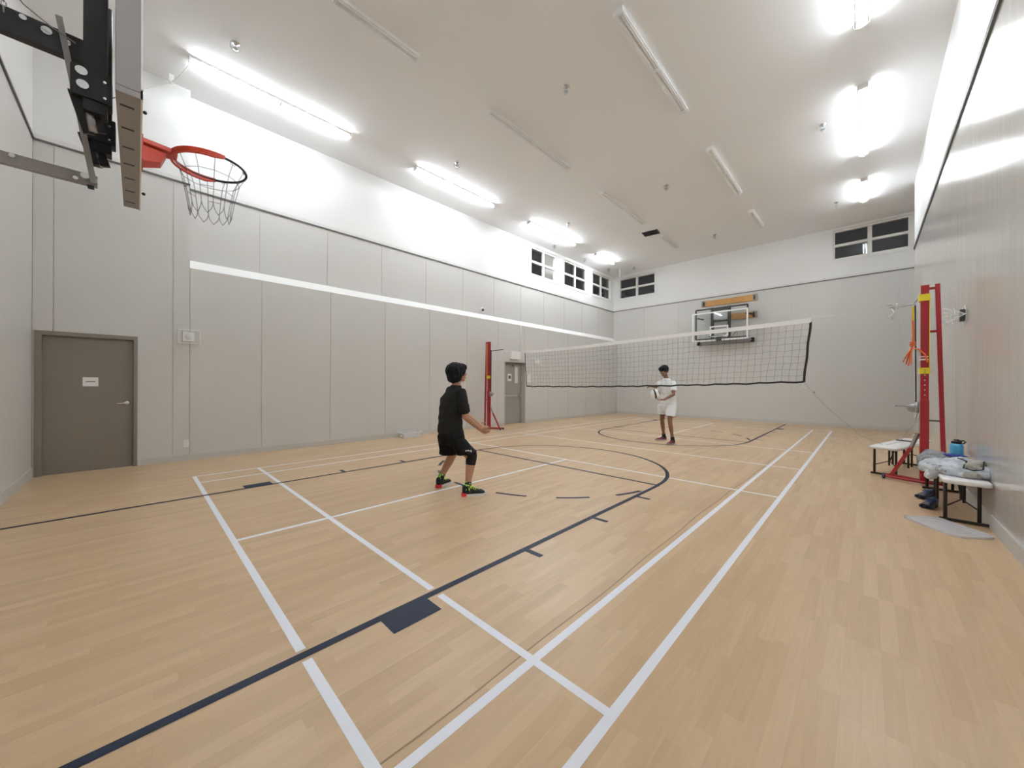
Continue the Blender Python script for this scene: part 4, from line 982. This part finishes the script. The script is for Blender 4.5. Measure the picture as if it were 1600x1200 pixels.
# -------- player in black, near the camera (local x: to his image right, y: away)
O1 = (3.172, 2.174, 0); RZ = YAW
body = None
p1 = thing('person', 'person in black t-shirt and shorts, crouched with hands low, facing the net', 'person', O1, RZ)
f1 = V(.80, .58, .12)
hc1 = V(.050, .02, 1.445)
mb = MB(); F1, LT1, UP1 = head(mb, hc1, f1, (-.1, -.05, 1), 1.0)
limb(mb, [V(.012, -.005, 1.25), V(.035, .008, 1.40)], [.056, .052])
shR, shL = V(.100, -.125, 1.215), V(-.075, .125, 1.225)
wr = V(.40, -.40, 0)   # width direction (towards his right)
wd = V(.62, -.78, 0).normalized(); dp = V(.78, .62, 0).normalized()
# torso (leaning forward)
def sec(c, w_, d_, e=.9): return (V(*c), wd*w_, dp*d_, e)
mb.loft([sec((-.055, .0, .66), .13, .10), sec((-.05, .0, .78), .125, .095), sec((-.05, 0, .90), .13, .10), sec((-.04, 0, 1.03), .155, .112), sec((-.015, 0, 1.15), .165, .11), sec((.005, 0, 1.22), .13, .08), sec((.015, 0, 1.27), .06, .055)], 24)
elR, wrR = V(.160, -.17, .925), V(.315, .02, .765)
limb(mb, [shR, elR, wrR], [.046, .037, .025]); hand(mb, wrR, (.72, .45, -.42), (-.3, .5, .75), .45, 1.0, 1)
elL, wrL = V(.07, .30, .96), V(.26, .30, .80)
limb(mb, [shL, elL, wrL], [.046, .037, .025]); hand(mb, wrL, (.75, .2, -.45), (-.3, -.4, .75), .45, 1.0, -1)
hipR, hipL = V(.01, -.085, .68), V(-.10, .085, .68)
knR, anR = V(.228, -.14, .445), V(.190, -.185, .105); knL, anL = V(-.05, .20, .42), V(-.205, .185, .115)
def leg(m, a, k, b_, s=1):
    limb(m, [a, k], [.085*s, .056*s]); c_ = k.lerp(b_, .30) + (b_-k).cross(V(0, 1, 0)).normalized()*0
    limb(m, [k, c_, k.lerp(b_, .72), b_], [.052*s, .056*s, .040*s, .034*s])
leg(mb, hipR, knR, anR); leg(mb, hipL, knL, anL)
mb.ball(V(-.06, 0, .70), (.10, .10, .08), 16, 10)
remesh(mb, 'body', 'skin_a', p1, .0052, 3, .5)
face_bits(hc1, F1, LT1, UP1, p1)
# hair: thick mop
mb = MB(); R1m = Matrix((F1, LT1, UP1)).transposed()
mb.ball(hc1 + UP1*.042 - F1*.040, (.126, .112, .104), 24, 16, R1m); mb.ball(hc1 - UP1*.012 - F1*.060, (.094, .102, .100), 20, 14, R1m); mb.ball(hc1 + UP1*.075 + F1*.035, (.075, .082, .052), 20, 12, R1m)
for q in (-1, 1): mb.ball(hc1 + LT1*q*.066 + UP1*.03 + F1*.01, (.055, .026, .055), 14, 10, R1m)
remesh(mb, 'hair', 'hair', p1, .006, 5, .6, strands(F1, LT1, UP1, hc1, .012, 7))
# t-shirt
mb = MB()
mb.loft([sec((-.042, .0, .715), .172, .150), sec((-.045, .0, .78), .168, .142), sec((-.05, 0, .90), .162, .130), sec((-.042, 0, 1.03), .178, .134), sec((-.018, 0, 1.15), .186, .130), sec((.002, 0, 1.225), .150, .098), sec((.014, -.002, 1.268), .080, .070), sec((.022, 0, 1.305), .064, .060)], 28)
limb(mb, [shR, shR.lerp(elR, .70)], [.064, .064]); mb.tube([shR.lerp(elR, .45), shR.lerp(elR, .80)], [.064, .070], 16)
limb(mb, [shL, shL.lerp(elL, .60)], [.066, .064]); mb.tube([shL.lerp(elL, .45), shL.lerp(elL, .78)], [.064, .068], 16)
def folds(co, no):
    k = noise.noise(Vector((co.x*9 + co.z*7, co.y*7, co.z*11 - co.x*9)))*.012 + noise.noise(co*26)*.003
    return co + no*k
remesh(mb, 'tshirt', 'tshirt_black', p1, .007, 4, .5, folds)
# shorts
mb = MB()
mb.loft([sec((-.045, 0, .80), .145, .118), sec((-.048, 0, .74), .150, .128), sec((-.055, 0, .66), .155, .135), sec((-.055, 0, .60), .145, .125)], 28)
def shortleg(m, a, k, w0, w1, t_=.93, ex=0):
    q = a.lerp(k, t_); m.loft([(a, wd*w0, dp*w0*1.0), (a.lerp(k, .5), wd*(w0+w1)*.5, dp*(w0+w1)*.52), (q + V(0, 0, .02), wd*w1, dp*w1*1.08), (q - V(0, 0, .012), wd*w1*1.03, dp*w1*1.12)], 22)
mb.ball(hipR + V(.01, 0, .0), (.122, .122, .11), 16, 10); mb.ball(hipL + V(.04, 0, 0), (.09, .10, .10), 16, 10)
shortleg(mb, hipR + V(.0, 0, -.0), knR + V(-.045, .0, .035), .118, .116, .92); shortleg(mb, hipL, knL + V(-.045, -.01, -.0), .118, .116, .93)
remesh(mb, 'shorts', 'shorts_black', p1, .007, 3, .5, lambda co, no: co + no*(noise.noise(Vector((co.x*16, co.y*16, co.z*4)))*.012))
# knee sleeve, socks, shoes
pm = MB()
for k_, (p_, q_) in enumerate((((0, 0), (0, 1)), ((0, 1), (.6, 0)), ((.6, 0), (.6, 1)), ((.9, 0), (.9, 1)), ((.9, 1), (1.5, .7)), ((1.5, .7), (.9, .4)), ((1.8, 0), (2.1, 1)), ((2.1, 1), (2.4, 0)))):
    g_ = lambda c_: V(.170, -.236, .520) + V(.95, .34, 0)*c_[0]*.030 + V(.10, .02, 1)*c_[1]*.030
    pm.tube([g_(p_), g_(q_)], .004, 5)
pm.build('printed_mark', 'sole_white', p1)
mb = MB(); mb.tube([knR + V(-.008, 0, .075), knR + V(.002, 0, .02), knR, knR.lerp(anR, .14), knR.lerp(anR, .24)], [.070, .066, .065, .062, .058], 20)
mb.build('knee_sleeve', 'black_sock', p1, True)
def shoe_m(an, toe, z=0, off=.0):
    d_ = (Vector((toe[0], toe[1], 0))).normalized(); a = math.atan2(d_.y, d_.x)
    return Matrix.Translation((an.x, an.y, z)) @ Matrix.Rotation(a, 4, 'Z') @ Matrix.Translation((off, 0, 0))
for an, kn_, toe, z_ in ((anR, knR, (.97, .25), 0), (anL, knL, (.42, .90), .0)):
    MB().tube([an.lerp(kn_, .19), an.lerp(kn_, .08), an + V(0, 0, -.02), an + V(0, 0, -.05)], [.042, .042, .043, .045], 18).build('sock', 'patterned_sock', p1, True)
    shoe_parts(None, .285, 'shoe_black', 'sole_white', 'red_heel', 'neon', 'shoe', .140, shoe_m(an, toe, z_, .04), p1)

# -------- player in white, beyond the net, holding the ball
O2 = (3.499, 7.946, 0)
p2 = thing('person', 'person in white t-shirt and shorts beyond the net, holding a volleyball', 'person', O2, RZ)
hc2 = V(-.055, 0, 1.625); mb = MB()
F2, LT2, UP2 = head(mb, hc2, V(-.80, -.50, -.38), V(-.15, -.05, 1), 1.0)
limb(mb, [V(.01, .0, 1.42), V(-.03, 0, 1.56)], [.054, .050])
wd = V(.62, -.78, 0).normalized(); dp = V(-.78, -.62, 0).normalized()
shL, shR = V(.105, -.120, 1.365), V(-.070, .135, 1.375)
mb.loft([sec((.045, 0, .86), .12, .09), sec((.045, 0, .98), .12, .095), sec((.03, 0, 1.1), .14, .105), sec((.02, 0, 1.24), .16, .11), sec((.015, 0, 1.35), .17, .10), sec((.008, 0, 1.41), .12, .07), sec((.0, 0, 1.45), .055, .05)], 24)
elL, wrL = V(.045, -.28, 1.105), V(-.225, -.42, .995)
limb(mb, [shL, elL, wrL], [.046, .037, .026]); 
bc = V(-.415, -.40, 1.115); BR = .105
hand(mb, wrL, (-.95, .05, -.10), (0, 0, 1), .42, 1.0, -1)
elR, wrR = V(-.205, .10, 1.27), V(-.40, -.20, 1.285)
limb(mb, [shR, elR, wrR], [.046, .037, .026]); hand(mb, wrR, (-.80, -.50, -.04), (.1, -.1, -1), .14, 1.0, -1)
hipR, hipL = V(-.05, .09, .86), V(.09, -.085, .86)
knR, anR = V(-.015, .19, .50), V(.075, .30, .10); knL, anL = V(.0, -.20, .50), V(.03, -.28, .10)
leg(mb, hipR + V(.02, -.02, -.03), knR, anR, .88); leg(mb, hipL + V(-.02, .02, -.03), knL, anL, .88); mb.ball(V(.04, 0, .84), (.10, .10, .08), 16, 10)
remesh(mb, 'body', 'skin_b', p2, .0055, 3, .5)
face_bits(hc2, F2, LT2, UP2, p2)
mb = MB(); R2m = Matrix((F2, LT2, UP2)).transposed()
mb.ball(hc2 + UP2*.052 - F2*.026, (.112, .100, .088), 24, 16, R2m); mb.ball(hc2 + UP2*.090 + F2*.030, (.070, .088, .042), 20, 12, R2m); mb.ball(hc2 + UP2*.01 - F2*.055, (.055, .078, .07), 20, 12, R2m)
remesh(mb, 'hair', 'hair', p2, .006, 4, .6, strands(F2, LT2, UP2, hc2, .012, 8))
mb = MB()
mb.loft([sec((.055, 0, .865), .172, .146), sec((.052, 0, .94), .164, .134), sec((.044, 0, 1.1), .158, .122), sec((.025, 0, 1.24), .182, .130), sec((.017, 0, 1.34), .184, .118), sec((.010, 0, 1.405), .140, .086), sec((.003, 0, 1.45), .080, .070), sec((.0, 0, 1.465), .066, .062)], 28)
limb(mb, [shR, shR.lerp(elR, .55)], [.060, .062]); mb.tube([shR.lerp(elR, .3), shR.lerp(elR, .68)], [.066, .072], 16)
limb(mb, [shL, shL.lerp(elL, .60)], [.060, .062]); mb.tube([shL.lerp(elL, .4), shL.lerp(elL, .74)], [.066, .074], 16)
remesh(mb, 'tshirt', 'white_cotton', p2, .008, 4, .5, folds)
mb = MB(); mb.loft([sec((.045, 0, .93), .145, .115), sec((.04, 0, .86), .155, .128), sec((.035, 0, .78), .155, .128), sec((.03, 0, .74), .13, .11)], 28)
shortleg(mb, hipR, knR + V(0.01, 0, .0), .108, .095, .60); shortleg(mb, hipL, knL, .108, .097, .63)
remesh(mb, 'shorts', 'shorts_white', p2, .008, 3, .5, folds)
for an, kn_, toe in ((anR, knR, (-.98, -.18)), (anL, knL, (-.80, -.60))):
    MB().tube([an.lerp(kn_, .14), an.lerp(kn_, .05), an + V(0, 0, -.02), an + V(0, 0, -.05)], [.042, .041, .043, .045], 18).build('sock', 'black_sock', p2, True)
    shoe_parts(None, .285, 'shoe_maroon', 'sole_grey', None, 'shoe_maroon', 'shoe', .10, shoe_m(an, toe, 0, .04), p2)
bw_ = Matrix.Rotation(RZ, 4, 'Z') @ bc
ball_o = MB().ball((0, 0, 0), BR, 40, 26).build('volleyball', 'ball', None, True, loc=Vector(O2) + bw_)
tag(ball_o, 'white and black volleyball held by the player in white', 'ball')
